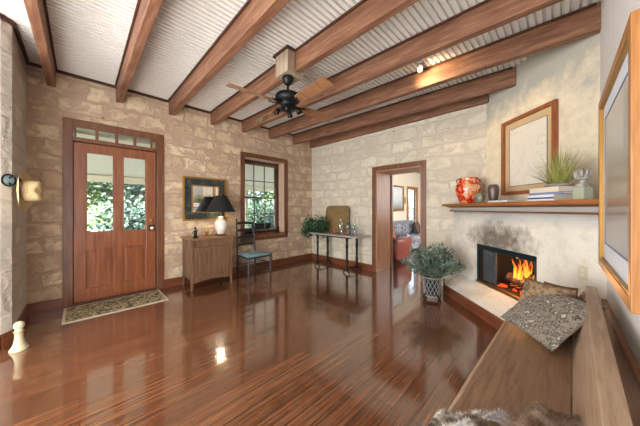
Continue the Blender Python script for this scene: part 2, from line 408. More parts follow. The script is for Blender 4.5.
# ------------------------------------------------------------------ front door (porch)
bm = BM(); frame_ring(bm, -.165, 1.01, 0, 2.59, .1, YA - .025, YA, bottom=False); 
d = struct('door_1', bm, M['trim'])
bm = BM()
box(bm, dx0 - .0, dx0 + .02, YA, YA + .16, 0, 2.50); box(bm, dx1 - .02, dx1, YA, YA + .16, 0, 2.50); box(bm, dx0 + .02, dx1 - .02, YA, YA + .16, 2.484, 2.50)
box(bm, dx0 + .02, dx1 - .02, YA - .012, YA + .14, 2.29, 2.345, .004); box(bm, dx0 + .02, dx1 - .02, YA, YA + .14, 0, .02)
box(bm, dx0 + .02, dx0 + .045, YA + .055, YA + .09, .02, 2.29); box(bm, dx1 - .045, dx1 - .02, YA + .055, YA + .09, .02, 2.29); box(bm, dx0 + .045, dx1 - .045, YA + .055, YA + .09, 2.25, 2.29)
for k in range(5):
    x = dx0 + .03 + k * .222; box(bm, x, x + .035 - (k in (0, 4)) * .01, YA, YA + .05, 2.345, 2.484)
obj('jamb', bm, M['trim'], d)
bm = BM(); box(bm, dx0 + .02, dx1 - .02, YA + .02, YA + .026, 2.345, 2.484); obj('transom_pane', bm, M['glass'], d)
bm = BM(); lx0, lx1 = -.062, .90
y0, y1 = YA + .005, YA + .05
for a, b_ in ((lx0, .064), (.368, .474), (.768, lx1)): box(bm, a, b_, y0, y1, .03, 2.28, .004)
for a, b_ in ((.064, .368), (.474, .768)):
    box(bm, a, b_, y0, y1, 2.155, 2.28, .002); box(bm, a, b_, y0, y1, .765, 1.0, .002); box(bm, a, b_, y0, y1, .03, .2, .002)
obj('door_leaf', bm, M['door'], d)
for a, b_ in ((.064, .368), (.474, .768)):
    bm = BM(); box(bm, a, b_, y0 + .02, y1 - .012, .2, .765); box(bm, a + .035, b_ - .035, y0 + .008, y0 + .022, .235, .73, .006); obj('door_panel', bm, M['door'], d)
    bm = BM(); frame_ring(bm, a, b_, 1.0, 2.155, .012, y0 + .004, y0 + .03, bev=.002); obj('glazing_bead', bm, M['door'], d)
    bm = BM(); box(bm, a, b_, y0 + .02, y0 + .026, 1.0, 2.155); obj('door_pane', bm, M['glass'], d)
bm = BM(); box(bm, .80, .885, YA - .012, YA + .005, .985, 1.075, .004); obj('lock_plate', bm, M['black_iron'], d)
bm = BM(); tube(bm, [(.835, YA - .01, 1.03), (.835, YA - .05, 1.03)], .01); ball(bm, (.835, YA - .065, 1.03), .028, 2, (1, .8, 1)); obj('door_knob', bm, M['white_ceramic'], d, smooth=True)
bm = BM(); lathe(bm, [(.022, 0), (.022, .004), (.015, .012)], (0, 0, 0), 16)
bmesh.ops.rotate(bm, verts=bm.verts, cent=(0, 0, 0), matrix=Matrix.Rotation(PI / 2, 3, 'X')); bmesh.ops.translate(bm, verts=bm.verts, vec=(.84, YA + .004, 1.15)); obj('deadbolt', bm, M['brass'], d, smooth=True)
bm = BM(); box(bm, dx0, dx1, YA - .005, YA + .12, 0, .028, .004); obj('threshold', bm, M['darktrim'], d)

# ------------------------------------------------------------------ window in the far wall
bm = BM(); frame_ring(bm, 2.40, 3.63, .64, 2.55, .095, YA - .022, YA)
wd = struct('window_1', bm, M['trim'])
bm = BM(); box(bm, wx0, wx0 + .012, YA, YA + .3, wz0, wz1); box(bm, wx1 - .012, wx1, YA, YA + .3, wz0, wz1); box(bm, wx0 + .012, wx1 - .012, YA, YA + .3, wz1 - .012, wz1)
obj('window_reveal', bm, plain('pinkish_cream_reveal', '#c3a48e', .6), wd)
bm = BM(); box(bm, wx0, wx1, YA, YA + .3, wz0, wz0 + .03, .004); obj('window_sill', bm, M['trim_h'], wd)
gx0, gx1, ys = wx0 + .012, wx1 - .012, YA + .24
bm = BM(); frame_ring(bm, gx0, gx1, wz0 + .03, wz1 - .012, .05, ys - .02, ys + .06); obj('window_frame', bm, M['darktrim'], wd)
M['sash'] = wood('grey_brown_sash', '#4c3d33', '#6d5d50', '#85766a', 2, .5)
zm = 1.60
for (z0, z1, off) in ((wz0 + .08, zm + .02, 0), (zm - .02, wz1 - .062, .03)):
    bm = BM(); a, b_ = gx0 + .05, gx1 - .05
    frame_ring(bm, a, b_, z0, z1, .04, ys + off, ys + off + .03, bev=.003)
    for k in (1, 2):
        x = a + .04 + (b_ - a - .08) * k / 3; box(bm, x - .009, x + .009, ys + off + .004, ys + off + .026, z0 + .04, z1 - .04)
    zc = (z0 + z1) / 2; box(bm, a + .04, b_ - .04, ys + off + .004, ys + off + .026, zc - .009, zc + .009)
    sh = obj('sash', bm, M['sash'], wd)
    bm = BM(); box(bm, a + .03, b_ - .03, ys + off + .013, ys + off + .017, z0 + .03, z1 - .03); obj('pane', bm, M['glass'], sh)

# ------------------------------------------------------------------ doorway casing
bm = BM()
frame_ring(bm, gy0 - .09, gy1 + .085, 0, gz + .09, .09, XB - .025, XB, axis='y', bottom=False)
dw = struct('door_2', bm, M['trim'])
bm = BM(); box(bm, XB, XB + .65, gy1 - .02, gy1, 0, gz); box(bm, XB, XB + .65, gy0, gy0 + .02, 0, gz); box(bm, XB, XB + .65, gy0 + .02, gy1 - .02, gz - .02, gz)
obj('jamb', bm, wood('light_brown_jamb_boards', '#85553a', '#b0805c', '#c49670', 2, .4), dw)
bm = BM(); box(bm, XB + .59, XB + .65, gy1 - .05, gy1 - .02, 0, gz - .02, .004); obj('door_stop_moulding', bm, M['trim'], dw)
for o in COL.objects:
    if o.name.startswith('ceiling_beam'): o['kind'] = 'thing'

# ------------------------------------------------------------------ firebox
def chloc(s, L, z): return ((s + L) * R2, (s - L) * R2, z)
fb = empty('firebox', chloc(3.01, LB, oz0), A45, 'black metal firebox with glass front set into the pale plaster fireplace', 'fireplace')
def fx(bm): # local x runs left along the wall (s - 3.01), local y = -(L - LB)
    return bm
W0, W1, H0, H1 = -.50, .50, .012, .545
bm = BM(); box(bm, W0, W1, -.60, -.58, 0, H1); box(bm, W0, W0 + .02, -.58, -.06, 0, H1); box(bm, W1 - .02, W1, -.58, -.06, 0, H1); box(bm, W0, W1, -.6, -.06, H1 - .012, H1); box(bm, W0, W1, -.6, -.06, 0, .012)
M['firebrick'] = plain('sooty_firebrick', '#241e1b', .9); obj('fire_chamber', bm, M['firebrick'], fb)
M['teal_metal'] = plain('blue_black_metal', '#1b2f38', .35, .5)
bm = BM(); box(bm, W0 + .0, W1 - .0, -.06, -.035, H1 - .07, H1, .003); box(bm, W0, W0 + .035, -.06, -.035, H0, H1 - .07, .003); box(bm, W1 - .035, W1, -.06, -.035, H0, H1 - .07, .003); obj('metal_frame', bm, M['teal_metal'], fb)
bm = BM(); box(bm, W0, W1, -.065, -.02, 0, .022, .003); obj('brass_track', bm, M['brass'], fb)
for k in range(2):
    a = W0 + .035 + k * .465; bm = BM(); box(bm, a, a + .465, -.055, -.051, .022, H1 - .07); g = obj('glass_door', bm, M['glass'], fb)
# mesh curtain gathered at each side
M['mesh_curtain'] = plain('steel_mesh_curtain', '#2c3034', .5, .6)
for nm, a, b_ in (('curtain_left', .19, .455), ('curtain_right', -.455, -.38)):
    bm = BM(); n = 60; top = []; bot = []
    for k in range(n + 1):
        x = a + (b_ - a) * k / n; y = -.10 + .02 * math.sin(k * 1.05)
        top.append(bm.verts.new((x, y, H1 - .06))); bot.append(bm.verts.new((x, y, .03)))
    for k in range(n): bm.faces.new((top[k], top[k + 1], bot[k + 1], bot[k]))
    obj('mesh_curtain', bm, M['mesh_curtain'], fb, smooth=True)
bm = BM()
for k in range(7): tube(bm, [(-.32 + k * .085, -.16, .07), (-.32 + k * .085, -.42, .06)], .008)
tube(bm, [(-.34, -.18, .06), (.22, -.18, .06)], .009); tube(bm, [(-.34, -.4, .06), (.22, -.4, .06)], .009)
for x in (-.3, .18):
    for y in (-.18, -.4): tube(bm, [(x, y, .06), (x, y, .012)], .009)
grate = obj('fire_grate', bm, M['black_iron'], None, loc=chloc(3.01, LB, oz0), rz=A45); tagp(grate, 'black iron grate holding the burning logs', 'grate')
M['log'] = speckle('charred_log_bark', ['#120d0a', '#2c1d14', '#5a3a24', '#8d5a34'], 14)
M['ember'] = emit('glowing_embers', '#ff4a10', 1.6)
for nm, p0, p1, r, lab in (('fire_log', (-.36, -.22, .125), (.2, -.26, .13), .05, 'charred log lying at the front of the fire grate'), ('fire_log', (-.3, -.36, .13), (.26, -.33, .13), .055, 'thick charred log lying at the back of the fire grate'), ('fire_log', (-.27, -.2, .215), (.12, -.38, .23), .042, 'burning log laid crosswise on top of the other logs')):
    bm = BM(); pts = [Vector(p0).lerp(Vector(p1), k / 9) + Vector((0, random.uniform(-.006, .006), random.uniform(-.006, .006))) for k in range(10)]
    tube(bm, pts, [r * random.uniform(.88, 1.08) for _ in pts], 12)
    tagp(obj(nm, bm, M['log'], None, loc=chloc(3.01, LB, oz0), rz=A45), lab, 'log', 'logs in the fireplace')
def flame_mat():
    n = N('flame'); sep = n.n('ShaderNodeSeparateXYZ'); n.l(n.tc.outputs['Generated'], sep.inputs[0])
    c = n.ramp(sep.outputs[2], [(0, lin('#ffb040')), (.35, lin('#ff9a30')), (.7, lin('#ff7020')), (1, lin('#e83808'))])
    n.t.nodes.remove(n.p); e = n.n('ShaderNodeEmission'); n.l(c, e.inputs[0]); e.inputs[1].default_value = 2.4
    tr = n.n('ShaderNodeBsdfTransparent'); mx = n.n('ShaderNodeMixShader'); f = n.noise(n.map((9, 9, 4)), 2.2, 4, .6, .8)
    n.l(n.ramp(f, [(.38, (0, 0, 0, 1)), (.58, (1, 1, 1, 1))]), mx.inputs[0]); n.l(tr.outputs[0], mx.inputs[1]); n.l(e.outputs[0], mx.inputs[2]); n.l(mx.outputs[0], n.out.inputs[0]); return n.m
M['flame'] = flame_mat()
bm = BM()
for k in range(30):
    x = random.uniform(-.42, .14); y = random.uniform(-.34, -.18); hh = random.uniform(.08, .2) * (1.6 if -.18 < x < .1 else .9); wd_ = random.uniform(.010, .022)
    z = random.uniform(.12, .22); ph = random.uniform(0, 6); rings = []
    for j in range(9):
        t = j / 8; r = wd_ * (math.sin(PI * min(1, t * .8 + .2)) ** .8) * (1 - t * .55) + .0006; cx = x + .025 * math.sin(ph + t * 4) * t; cy = y + .015 * math.cos(ph + t * 3) * t
        rings.append([(cx + r * math.cos(a * PI / 4), cy + r * .7 * math.sin(a * PI / 4), z + t * hh) for a in range(8)])
    loft(bm, rings)
fl = obj('flames', bm, M['flame'], None, smooth=True, loc=chloc(3.01, LB, oz0), rz=A45); tagp(fl, 'orange flames rising from the logs in the fireplace', 'fire', kind='stuff')
bm = BM()
for k in range(60): ball(bm, (random.uniform(-.42, .25), random.uniform(-.4, -.12), .02 + random.uniform(0, .02)), random.uniform(.012, .024), 1)
eb = obj('embers', bm, M['ember'], None, loc=chloc(3.01, LB, oz0), rz=A45); tagp(eb, 'glowing embers scattered under the fire grate', 'embers', kind='stuff')
light('fire_glow', 'POINT', chloc(3.0, LB + .2, .62), 14, (1, .45, .15), shadow_soft_size=.08)

# ------------------------------------------------------------------ mantel and what stands on it
ZM = 1.42
ms = empty('mantel_shelf', chloc(2.9, 2.03, 1.3), A45, 'long orange-brown wooden mantel shelf over the fireplace', 'shelf')
def sh(s): return s - 2.9
bm = BM(); bs0, bs1 = 1.86, 4.03
poly = [(sh(bs0 - .1), .0), (sh(bs1), .0), (sh(bs1 - .12), -.50), (sh(2.25), -.50)]
poly = [(sh(1.70), 0), (sh(bs1), 0), (sh(3.80), -.45), (sh(3.74), -.505), (sh(2.26), -.505)]
prism(bm, poly, .085, .12); obj('shelf_board', bm, M['mantel'], ms)
def mould(nm, ya, yb, za, zb_, mat):
    bm = BM(); loft(bm, [[(sh(1.72 - yb * .9), -.2, zb_), (sh(1.72 - yb * .9), yb, zb_), (sh(1.72 - ya * .9), ya, za), (sh(1.72 - ya * .9), -.2, za)], [(sh(bs1 + yb * .8), -.2, zb_), (sh(bs1 + yb * .8), yb, zb_), (sh(bs1 + ya * .8), ya, za), (sh(bs1 + ya * .8), -.2, za)]]); return obj(nm, bm, mat, ms)
mb = wood('brown_cove_moulding', '#4c2c1a', '#7a4c30', '#90603c', 0, .45)
mould('cove_moulding', -.085, -.035, .062, .085, mb)
mould('frieze_board', -.10, -.10, .018, .062, plain('grey_painted_frieze', '#a3a09b', .7)); mould('bead_moulding', -.085, -.085, 0, .018, mb)

def floral(name):
    n = N(name); v = n.map(); f = n.noise(v, 11, 3, .55, 1.2); g = n.noise(n.map((1, 1, 1), loc=(3, 1, 0)), 22, 2)
    col = n.ramp(f, [(.36, lin('#a81f12')), (.46, lin('#cf3a22')), (.53, lin('#d8602f')), (.58, lin('#d9b48a')), (.68, lin('#c9a27a'))])
    col = n.mix(n.ramp(g, [(.6, (0, 0, 0, 1)), (.64, (.7, .7, .7, 1))]), col, lin('#7d4a2c')); n.set(Base_Color=col, Roughness=.15, Coat_Weight=.5); return n.m
bm = BM(); lathe(bm, [(.10, 0), (.105, .01), (.13, .06), (.16, .14), (.172, .22), (.166, .28), (.145, .32), (.128, .338), (.124, .37), (.132, .385), (.122, .39), (.108, .385), (.104, .35), (.13, .3), (.14, .25)], (0, 0, 0), 36)
v = obj('floral_vase', bm, floral('red_floral_glaze'), None, True, loc=chloc(3.66, 2.24, ZM)); tagp(v, 'large red floral vase on the left end of the mantel', 'vase')
for a in (2.0, 5.2):
    bm = BM(); c, s_ = math.cos(a), math.sin(a); tube(bm, bez((c * .12, s_ * .12, .375), (c * .175, s_ * .175, .36), (c * .15, s_ * .15, .32), 8), .009)
    obj('handle', bm, plain('brown_glaze', '#7a4a2a', .3), v, True)
bm = BM(); lathe(bm, [(.03, 0), (.05, .015), (.068, .06), (.064, .1), (.04, .125), (.028, .135), (.024, .13), (.03, .11)], (0, 0, 0), 24, sx=1, sy=.7)
gj = obj('pebble_vase', bm, plain('grey_green_glaze', '#83846f', .3), None, True, loc=chloc(3.20, 2.10, ZM), rz=A45); tagp(gj, 'small grey rounded vase in front of the red floral vase', 'vase')
bm = BM(); lathe(bm, [(.03, 0), (.03, .004), (.018, .006)], (0, 0, 0), 20); bmesh.ops.rotate(bm, verts=bm.verts, cent=(0, 0, 0), matrix=Matrix.Rotation(-PI / 2, 3, 'X')); bmesh.ops.translate(bm, verts=bm.verts, vec=(-.0, .044, .045)); obj('medallion', bm, plain('slate_relief', '#5b6468', .4), gj)
bm = BM(); lathe(bm, [(.038, 0), (.042, .01), (.055, .09), (.064, .16), (.062, .20), (.05, .228), (.042, .235), (.037, .232), (.042, .21), (.05, .18)], (0, 0, 0), 28)
v2 = obj('brown_vase', bm, speckle('mottled_brown_glaze', ['#3a2e2a', '#57463f', '#6d5850'], 20, .3), None, True, loc=chloc(3.10, 2.22, ZM)); tagp(v2, 'dark brown egg-shaped vase on the mantel left of the framed print', 'vase')
# framed print hanging above the mantel
pr = empty('framed_print', chloc(2.99, LU, 1.53), A45, 'tall framed pale botanical print hung over the mantel', 'framed print')
def art(name, cols, scale, dist=1.5, thin=False):
    n = N(name); v = n.map()
    f = n.noise(v, scale, 5, .6, dist)
    if thin:
        w_ = n.math('ABSOLUTE', n.math('SUBTRACT', f, .5)); col = n.ramp(w_, [(.004, lin(cols[0])), (.014, lin(cols[1]))])
    else:
        sep = n.n('ShaderNodeSeparateXYZ'); n.l(n.tc.outputs['Object'], sep.inputs[0])
        h_ = n.math('ADD', n.math('MULTIPLY', sep.outputs[2], 1.0), n.math('MULTIPLY', n.math('SUBTRACT', f, .5), .35))
        k = len(cols); col = n.ramp(h_, [(i / (k - 1), lin(c)) for i, c in enumerate(cols)])
    n.set(Base_Color=col, Roughness=.35, Coat_Weight=.4); return n.m
bm = BM(); frame_ring(bm, -.39, .39, 0, 1.0, .045, .005, .045, bev=.005); obj('frame', bm, wood('reddish_frame', '#6e3a20', '#9a5c34', '#b0703f', 2, .35), pr)
bm = BM(); box(bm, -.35, .35, .008, .014, .04, .96); obj('mat_board', bm, plain('tan_mat_board', '#c9ad84', .8), pr)
bm = BM(); frame_ring(bm, -.272, .272, .11, .872, .006, .014, .018, bev=0); obj('mat_bevel', bm, plain('navy_bevel', '#3d4250', .6), pr)
bm = BM(); box(bm, -.266, .266, .014, .0165, .116, .866); obj('print_sheet', bm, art('drawn_botanical_sheet', ['#cdc6b6', '#e0dacb'], 2.6, 2.2, True), pr)
# books and grass
def book(name, s, L, z, w_, d_, h_, col, label, rz=0, group='books on the mantel'):
    t = empty(name, chloc(s, L, z), A45 + rz, label, 'book', group)
    bm = BM(); box(bm, -w_ / 2, w_ / 2, -d_ / 2, d_ / 2, 0, .004, .001); box(bm, -w_ / 2, w_ / 2, -d_ / 2, d_ / 2, h_ - .004, h_, .001); box(bm, -w_ / 2, w_ / 2, d_ / 2 - .005, d_ / 2, .004, h_ - .004); obj('cover', bm, plain(name + '_cover_' + col[1:], col, .4), t)
    bm = BM(); box(bm, -w_ / 2 + .004, w_ / 2 - .004, -d_ / 2 + .004, d_ / 2 - .005, .004, h_ - .004); obj('page_block', bm, plain('paper_pages', '#d8cfbd', .9), t); return t
book('book', 2.80, 2.15, ZM, .30, .20, .022, '#dcd9d2', 'thin white book lying flat under the framed print')
b1 = book('book', 2.26, 2.16, ZM, .27, .21, .055, '#d6dae0', 'white and blue book at the bottom of the mantel stack')
bm = BM(); box(bm, -.135, .135, .105, .1062, .018, .032); obj('spine_stripe', bm, plain('navy_stripe', '#2b3c66', .5), b1)
b2 = book('book', 2.23, 2.17, ZM + .055, .31, .22, .022, '#7d86a0', 'thin slate blue book in the middle of the mantel stack', .05)
book('book', 2.23, 2.17, ZM + .077, .30, .22, .045, '#d9cbb4', 'thick cream book on top of the mantel stack, under the grass', -.03)
gp = empty('grass_plant', chloc(2.22, 2.19, ZM + .122), A45, 'spiky green ornamental grass on top of the mantel book stack', 'plant')
bm = BM(); lathe(bm, [(.085, 0), (.10, .012), (.102, .03), (.09, .03), (.085, .02)], (0, 0, 0), 24, sx=1.1, sy=.85); obj('tray', bm, plain('grey_tray', '#8c857a', .5), gp, True)
def blade_mat(name, a, b_, c):
    n = N(name); oi = n.noise(n.map((14, 14, 3)), 2, 2); n.set(Base_Color=n.ramp(oi, [(.35, lin(a)), (.5, lin(b_)), (.66, lin(c))]), Roughness=.5); return n.m
bm = BM()
for k in range(340):
    a = random.uniform(0, 2 * PI); lean = random.uniform(.02, 1.0); ln = random.uniform(.24, .40) * (1 - .12 * lean); b0 = Vector((math.cos(a) * .07 * lean, math.sin(a) * .05 * lean, .022))
    dv = Vector((math.cos(a) * math.sin(lean * .95) * 1.25, math.sin(a) * math.sin(lean * .95) * .55, math.cos(lean * .8))); wv = Vector((-math.sin(a + random.uniform(-.6, .6)), math.cos(a), 0)).normalized() * .0032
    pv = []
    for j in range(5):
        t = j / 4; p = b0 + dv * ln * t + Vector((0, 0, -.05 * lean * t * t)); ww = wv * (1 - t * .92)
        pv.append((bm.verts.new(p - ww), bm.verts.new(p + ww)))
    for q0, q1 in zip(pv, pv[1:]): bm.faces.new((q0[0], q0[1], q1[1], q1[0]))
obj('grass_blades', bm, blade_mat('yellow_green_grass', '#6b7534', '#8d9348', '#b5b06e'), gp)
# carved ornament
on_ = empty('carved_ornament', chloc(1.945, 2.11, ZM), A45, 'grey carved flower ornament on a pale glass block at the right of the mantel', 'ornament')
bm = BM(); box(bm, -.044, .044, -.04, .04, 0, .105, .008); n_ = N('greenish_glass_block'); n_.set(Base_Color=lin('#b9bda6'), Roughness=.12, Transmission_Weight=.35, IOR=1.4); obj('glass_block', bm, n_.m, on_)
bm = BM(); lathe(bm, [(.045, .105), (.04, .12), (.02, .135), (.014, .16), (.03, .17), (.02, .18)], seg=16)
for k in range(9):
    a = k * 2 * PI / 9; c, s_ = math.cos(a), math.sin(a)
    tube(bm, bez((c * .012, s_ * .012, .17), (c * .045, s_ * .035, .17), (c * .052, s_ * .04, .235 + .01 * (k % 2)), 6), [.012, .014, .015, .015, .013, .01, .004], 6)
for k in range(6):
    a = k * PI / 3 + .3; tube(bm, bez((0, 0, .18), (math.cos(a) * .035, math.sin(a) * .03, .2), (math.cos(a) * .028, math.sin(a) * .02, .25), 5), [.01, .013, .013, .01, .008, .003], 6)
obj('carved_flower', bm, speckle('weathered_grey_stone', ['#6f6a62', '#98948a', '#bdb7ab'], 40), on_, True)

# ------------------------------------------------------------------ big framed picture on the right wall
bp = empty('framed_painting', (1.95, YR, .967), 0, 'large gold-framed misty landscape on the white right wall', 'framed picture')
PX0, PX1, PH = -.53, .57, 1.10
bm = BM(); frame_ring(bm, PX0, PX1, 0, PH, .05, .006, .072, bev=.004); obj('frame', bm, M['frame_oak'], bp)
bm = BM(); frame_ring(bm, PX0 + .05, PX1 - .05, .05, PH - .05, .008, .05, .068, bev=.001); obj('frame_lip', bm, M['gold'], bp)
bm = BM(); box(bm, PX0 + .05, PX1 - .05, .03, .052, .05, PH - .05); obj('mat_board', bm, plain('cool_white_mat', '#d5dae4', .8), bp)
bm = BM(); frame_ring(bm, PX0 + .15, PX1 - .15, .16, PH - .15, .008, .052, .056, bev=0); obj('mat_bevel', bm, plain('blue_bevel', '#4e6a94', .6), bp)
pa = art('misty_landscape', ['#5f6673', '#767a86', '#8b7f78', '#a5937c', '#9ba0a2', '#a9aba6', '#b2b3ad'], 3.0, .6)
bm = BM(); box(bm, PX0 + .158, PX1 - .158, .052, .0545, .168, PH - .158); obj('painted_sheet', bm, pa, bp)

# ------------------------------------------------------------------ bench
bz = math.radians(-1.6)
be = empty('long_bench', (1.2, .15, 0), bz, 'long weathered wooden bench along the right wall', 'bench')
bm = BM(); box(bm, -1.15, 1.33, -.17, .195, .42, .45, .006); obj('seat', bm, M['benchseat'], be)
bm = BM(); box(bm, -1.15, 1.33, .195, .213, .40, .447, .004); obj('seat_front_rail', bm, M['bench'], be)
# back board leans a little: lower front y=-.17, upper y=-.23
bm = BM(); loft(bm, [[(x, -.172, .44), (x, -.236, .765), (x, -.262, .765), (x, -.20, .40)] for x in (-1.15, 1.345)]); obj('backrest', bm, M['bench'], be)
bm = BM(); box(bm, -1.16, 1.36, -.284, -.228, .765, .80, .006); obj('top_rail', bm, M['bench'], be)
for x in (-1.17, 1.33):
    bm = BM(); prism(bm, [(0, 0)] * 0 or [(x, -.285), (x + .03, -.285), (x + .03, .20), (x, .20)], 0, .42)
    loft(bm, [[(x, -.285, .42), (x, .0, .42), (x, -.22, .76), (x, -.285, .765)], [(x + .03, -.285, .42), (x + .03, .0, .42), (x + .03, -.22, .76), (x + .03, -.285, .765)]])
    obj('end_panel', bm, M['bench'], be)
def pillow_bm(w_, h_, t_, n=22, rough=0., seed=1):
    rnd = random.Random(seed); bm = BM(); top = {}; bot = {}
    for i in range(n + 1):
        for j in range(n + 1):
            u, v_ = 2 * i / n - 1, 2 * j / n - 1
            k = (max(0, (1 - abs(u) ** 4) * (1 - abs(v_) ** 4))) ** .6
            px = u * w_ / 2 * (1 - .05 * (1 - v_ * v_) * abs(u)); py = v_ * h_ / 2 * (1 - .05 * (1 - u * u) * abs(v_))
            zt = k * t_ / 2 + (rnd.uniform(-rough, rough) if 0 < i < n and 0 < j < n else 0)
            top[i, j] = bm.verts.new((px, py, zt))
            bot[i, j] = top[i, j] if i in (0, n) or j in (0, n) else bm.verts.new((px, py, -k * t_ / 2))
    for i in range(n):
        for j in range(n):
            bm.faces.new((top[i, j], top[i + 1, j], top[i + 1, j + 1], top[i, j + 1]))
            f = (bot[i, j + 1], bot[i + 1, j + 1], bot[i + 1, j], bot[i, j])
            if len(set(f)) == 4:
                try: bm.faces.new(f)
                except ValueError: pass
    return bm
def place_axes(o, c, ex, ey):
    ex = Vector(ex).normalized(); ey = Vector(ey); ey = (ey - ex * ey.dot(ex)).normalized(); ez = ex.cross(ey)
    o.matrix_world = Matrix.Translation(c) @ Matrix((ex, ey, ez)).transposed().to_4x4()
M['speck'] = speckle('speckled_hide_fabric', ['#2e2722', '#574d43', '#8f8476', '#6b6258', '#3f3730', '#968d80', '#bdb7ae'], 24)
M['speckb'] = speckle('brown_speckled_fabric', ['#33271d', '#65503a', '#957a5a', '#51402f'], 18)
def cushion(name, a, b_, up, t_, mat, label, seed, wrough=.002):
    a, b_, up = Vector(a), Vector(b_), Vector(up); ex = b_ - a
    o = obj(name, pillow_bm(ex.length, up.length, t_, seed=seed, rough=wrough), mat, None, True)
    place_axes(o, (a + b_) / 2 + up / 2, ex, up); tagp(o, label, 'cushion', 'cushions on the bench')
    return o
cu = cushion('scatter_cushion', (2.35, .31, .485), (1.985, .0, .485), (.28, -.15, .265), .08, M['speck'], 'large grey speckled cushion leaning at the far end of the bench', 3)
cushion('scatter_cushion', (2.44, .27, .485), (2.28, -.02, .485), (.13, -.05, .305), .09, M['speckb'], 'brown speckled cushion standing behind the grey cushion', 5)
o = cushion('scatter_cushion', (2.50, .12, .48), (2.44, -.06, .48), (.03, -.03, .31), .07, plain('russet_cloth', '#7d4c34', .8), 'small russet cushion in the far corner of the bench back', 6)

# fur cushion in the near foreground
fur = N('mottled_cowhide_fur'); f_ = fur.noise(fur.map((1, 1, 1)), 9, 6, .7, .5); g_ = fur.noise(fur.map((4, 30, 30)), 3, 4, .7)
cx_ = fur.n('ShaderNodeSeparateXYZ'); fur.l(fur.tc.outputs['Object'], cx_.inputs[0])
c_ = fur.ramp(f_, [(.36, lin('#1c1613')), (.44, lin('#4c3a2d')), (.5, lin('#9a8c7e')), (.57, lin('#d8d5d0')), (.66, lin('#6f7b8e'))])
c_ = fur.mix(fur.ramp(cx_.outputs[1], [(.0, (.75, .75, .75, 1)), (.12, (0, 0, 0, 1))]), c_, lin('#6a4a30'))
fur.set(Base_Color=fur.mix(fur.math('MULTIPLY', g_, .12), c_, lin('#b5aea4')), Roughness=.85)
bm = BM(); ft = empty('fur_throw', (.95, .14, .45), bz, 'shaggy mottled grey and brown fur throw on the near end of the bench', 'throw')
nu, nv = 60, 36; gridv = []
from mathutils import noise as mnoise
def xmax(y): return .20 + .75 * (.20 - y)
def fz(x, y):
    xm = xmax(y); u = (x + .30) / (xm + .30); ed = max(0, 1 - u ** 5) * min(1, u * 8 + .1)
    t = min(1, max(0, (.26 - y) / .36)); prof = .035 + .125 * t * t * (3 - 2 * t) + .035 * math.exp(-((y + .06) / .035) ** 2) - .03 * math.exp(-((y + .005) / .03) ** 2) + .012 * math.exp(-((y - .12) / .03) ** 2)
    return (prof + .025 * mnoise.noise(Vector((x * 9, y * 9, 0)))) * ed ** .5 * min(1, (.262 - y) / .03) ** .5
for i in range(nu + 1):
    row = []
    for j in range(nv + 1):
        y = -.185 + .43 * j / nv; xm = xmax(y) + .012 * math.sin(y * 50) + .008 * math.sin(y * 97)
        x = -.30 + (xm + .30) * i / nu
        row.append(bm.verts.new((x, y, max(.002, fz(min(x, xmax(y) - .0001), y)))))
    gridv.append(row)
for i in range(nu):
    for j in range(nv): bm.faces.new((gridv[i][j], gridv[i + 1][j], gridv[i + 1][j + 1], gridv[i][j + 1]))
obj('hide', bm, fur.m, ft, True)
bm = BM()
for k in range(9000):
    y = random.uniform(-.18, .24); x = random.uniform(-.3, xmax(y)); p = Vector((x, y, max(.003, fz(x, y))))
    d_ = Vector((random.uniform(-.5, .7), random.uniform(-.8, .8), random.uniform(.25, .8))).normalized() * random.uniform(.008, .02); s_ = Vector((random.uniform(-1, 1), random.uniform(-1, 1), 0)).normalized() * .0012
    bm.faces.new((bm.verts.new(p - s_), bm.verts.new(p + s_), bm.verts.new(p + d_)))
obj('shaggy_hair', bm, fur.m, ft)

# ------------------------------------------------------------------ ceiling fan
bx = empty('fan_mounting_box', (1.77, 2.33, 2.93), 0, 'square wooden box between ceiling and black ceiling fan', 'mounting box')
bm = BM(); box(bm, -.09, .0145, -.12, .12, 0, .27, .003); box(bm, .105, .15, -.12, .12, 0, .27, .003); box(bm, .0145, .105, -.12, .12, 0, .034); obj('box_body', bm, wood('grey_brown_box_boards', '#7b6a56', '#a08f79', '#b5a58f', 2, .6), bx)
bm = BM()
for a, b_, c, d_ in ((-.115, -.09, -.145, .145), (-.09, .0, -.145, -.12), (-.09, .0, .12, .145)): box(bm, a, b_, c, d_, .245, .27, .003)
obj('crown_moulding', bm, M['darktrim'], bx)
fan = empty('ceiling_fan', (1.775, 2.33, 2.93), math.radians(-4), 'black four-bladed ceiling fan with wooden blades', 'ceiling fan')
bm = BM(); lathe(bm, [(.065, 0), (.068, -.02), (.062, -.05), (.04, -.085), (.026, -.10)], seg=24); obj('canopy', bm, M['black_iron'], fan, True)
bm = BM(); tube(bm, [(0, 0, -.08), (0, 0, -.20)], .014, 12); lathe(bm, [(.024, -.17), (.03, -.18), (.03, -.2)], seg=16); obj('downrod', bm, M['black_iron'], fan, True)
bm = BM(); lathe(bm, [(.03, -.195), (.09, -.20), (.135, -.215), (.15, -.235), (.152, -.27), (.14, -.295), (.11, -.315), (.085, -.33), (.08, -.36), (.09, -.37), (.09, -.395), (.05, -.41)], seg=32); obj('motor_housing', bm, M['black_iron'], fan, True)
bmat = [wood('fan_blade_walnut', '#6e4830', '#946a4a', '#a88060', 0, .25, coat=.5), wood('fan_blade_wood', '#5c3620', '#7c4c2e', '#8d5c3a', 0, .35, coat=.3)]
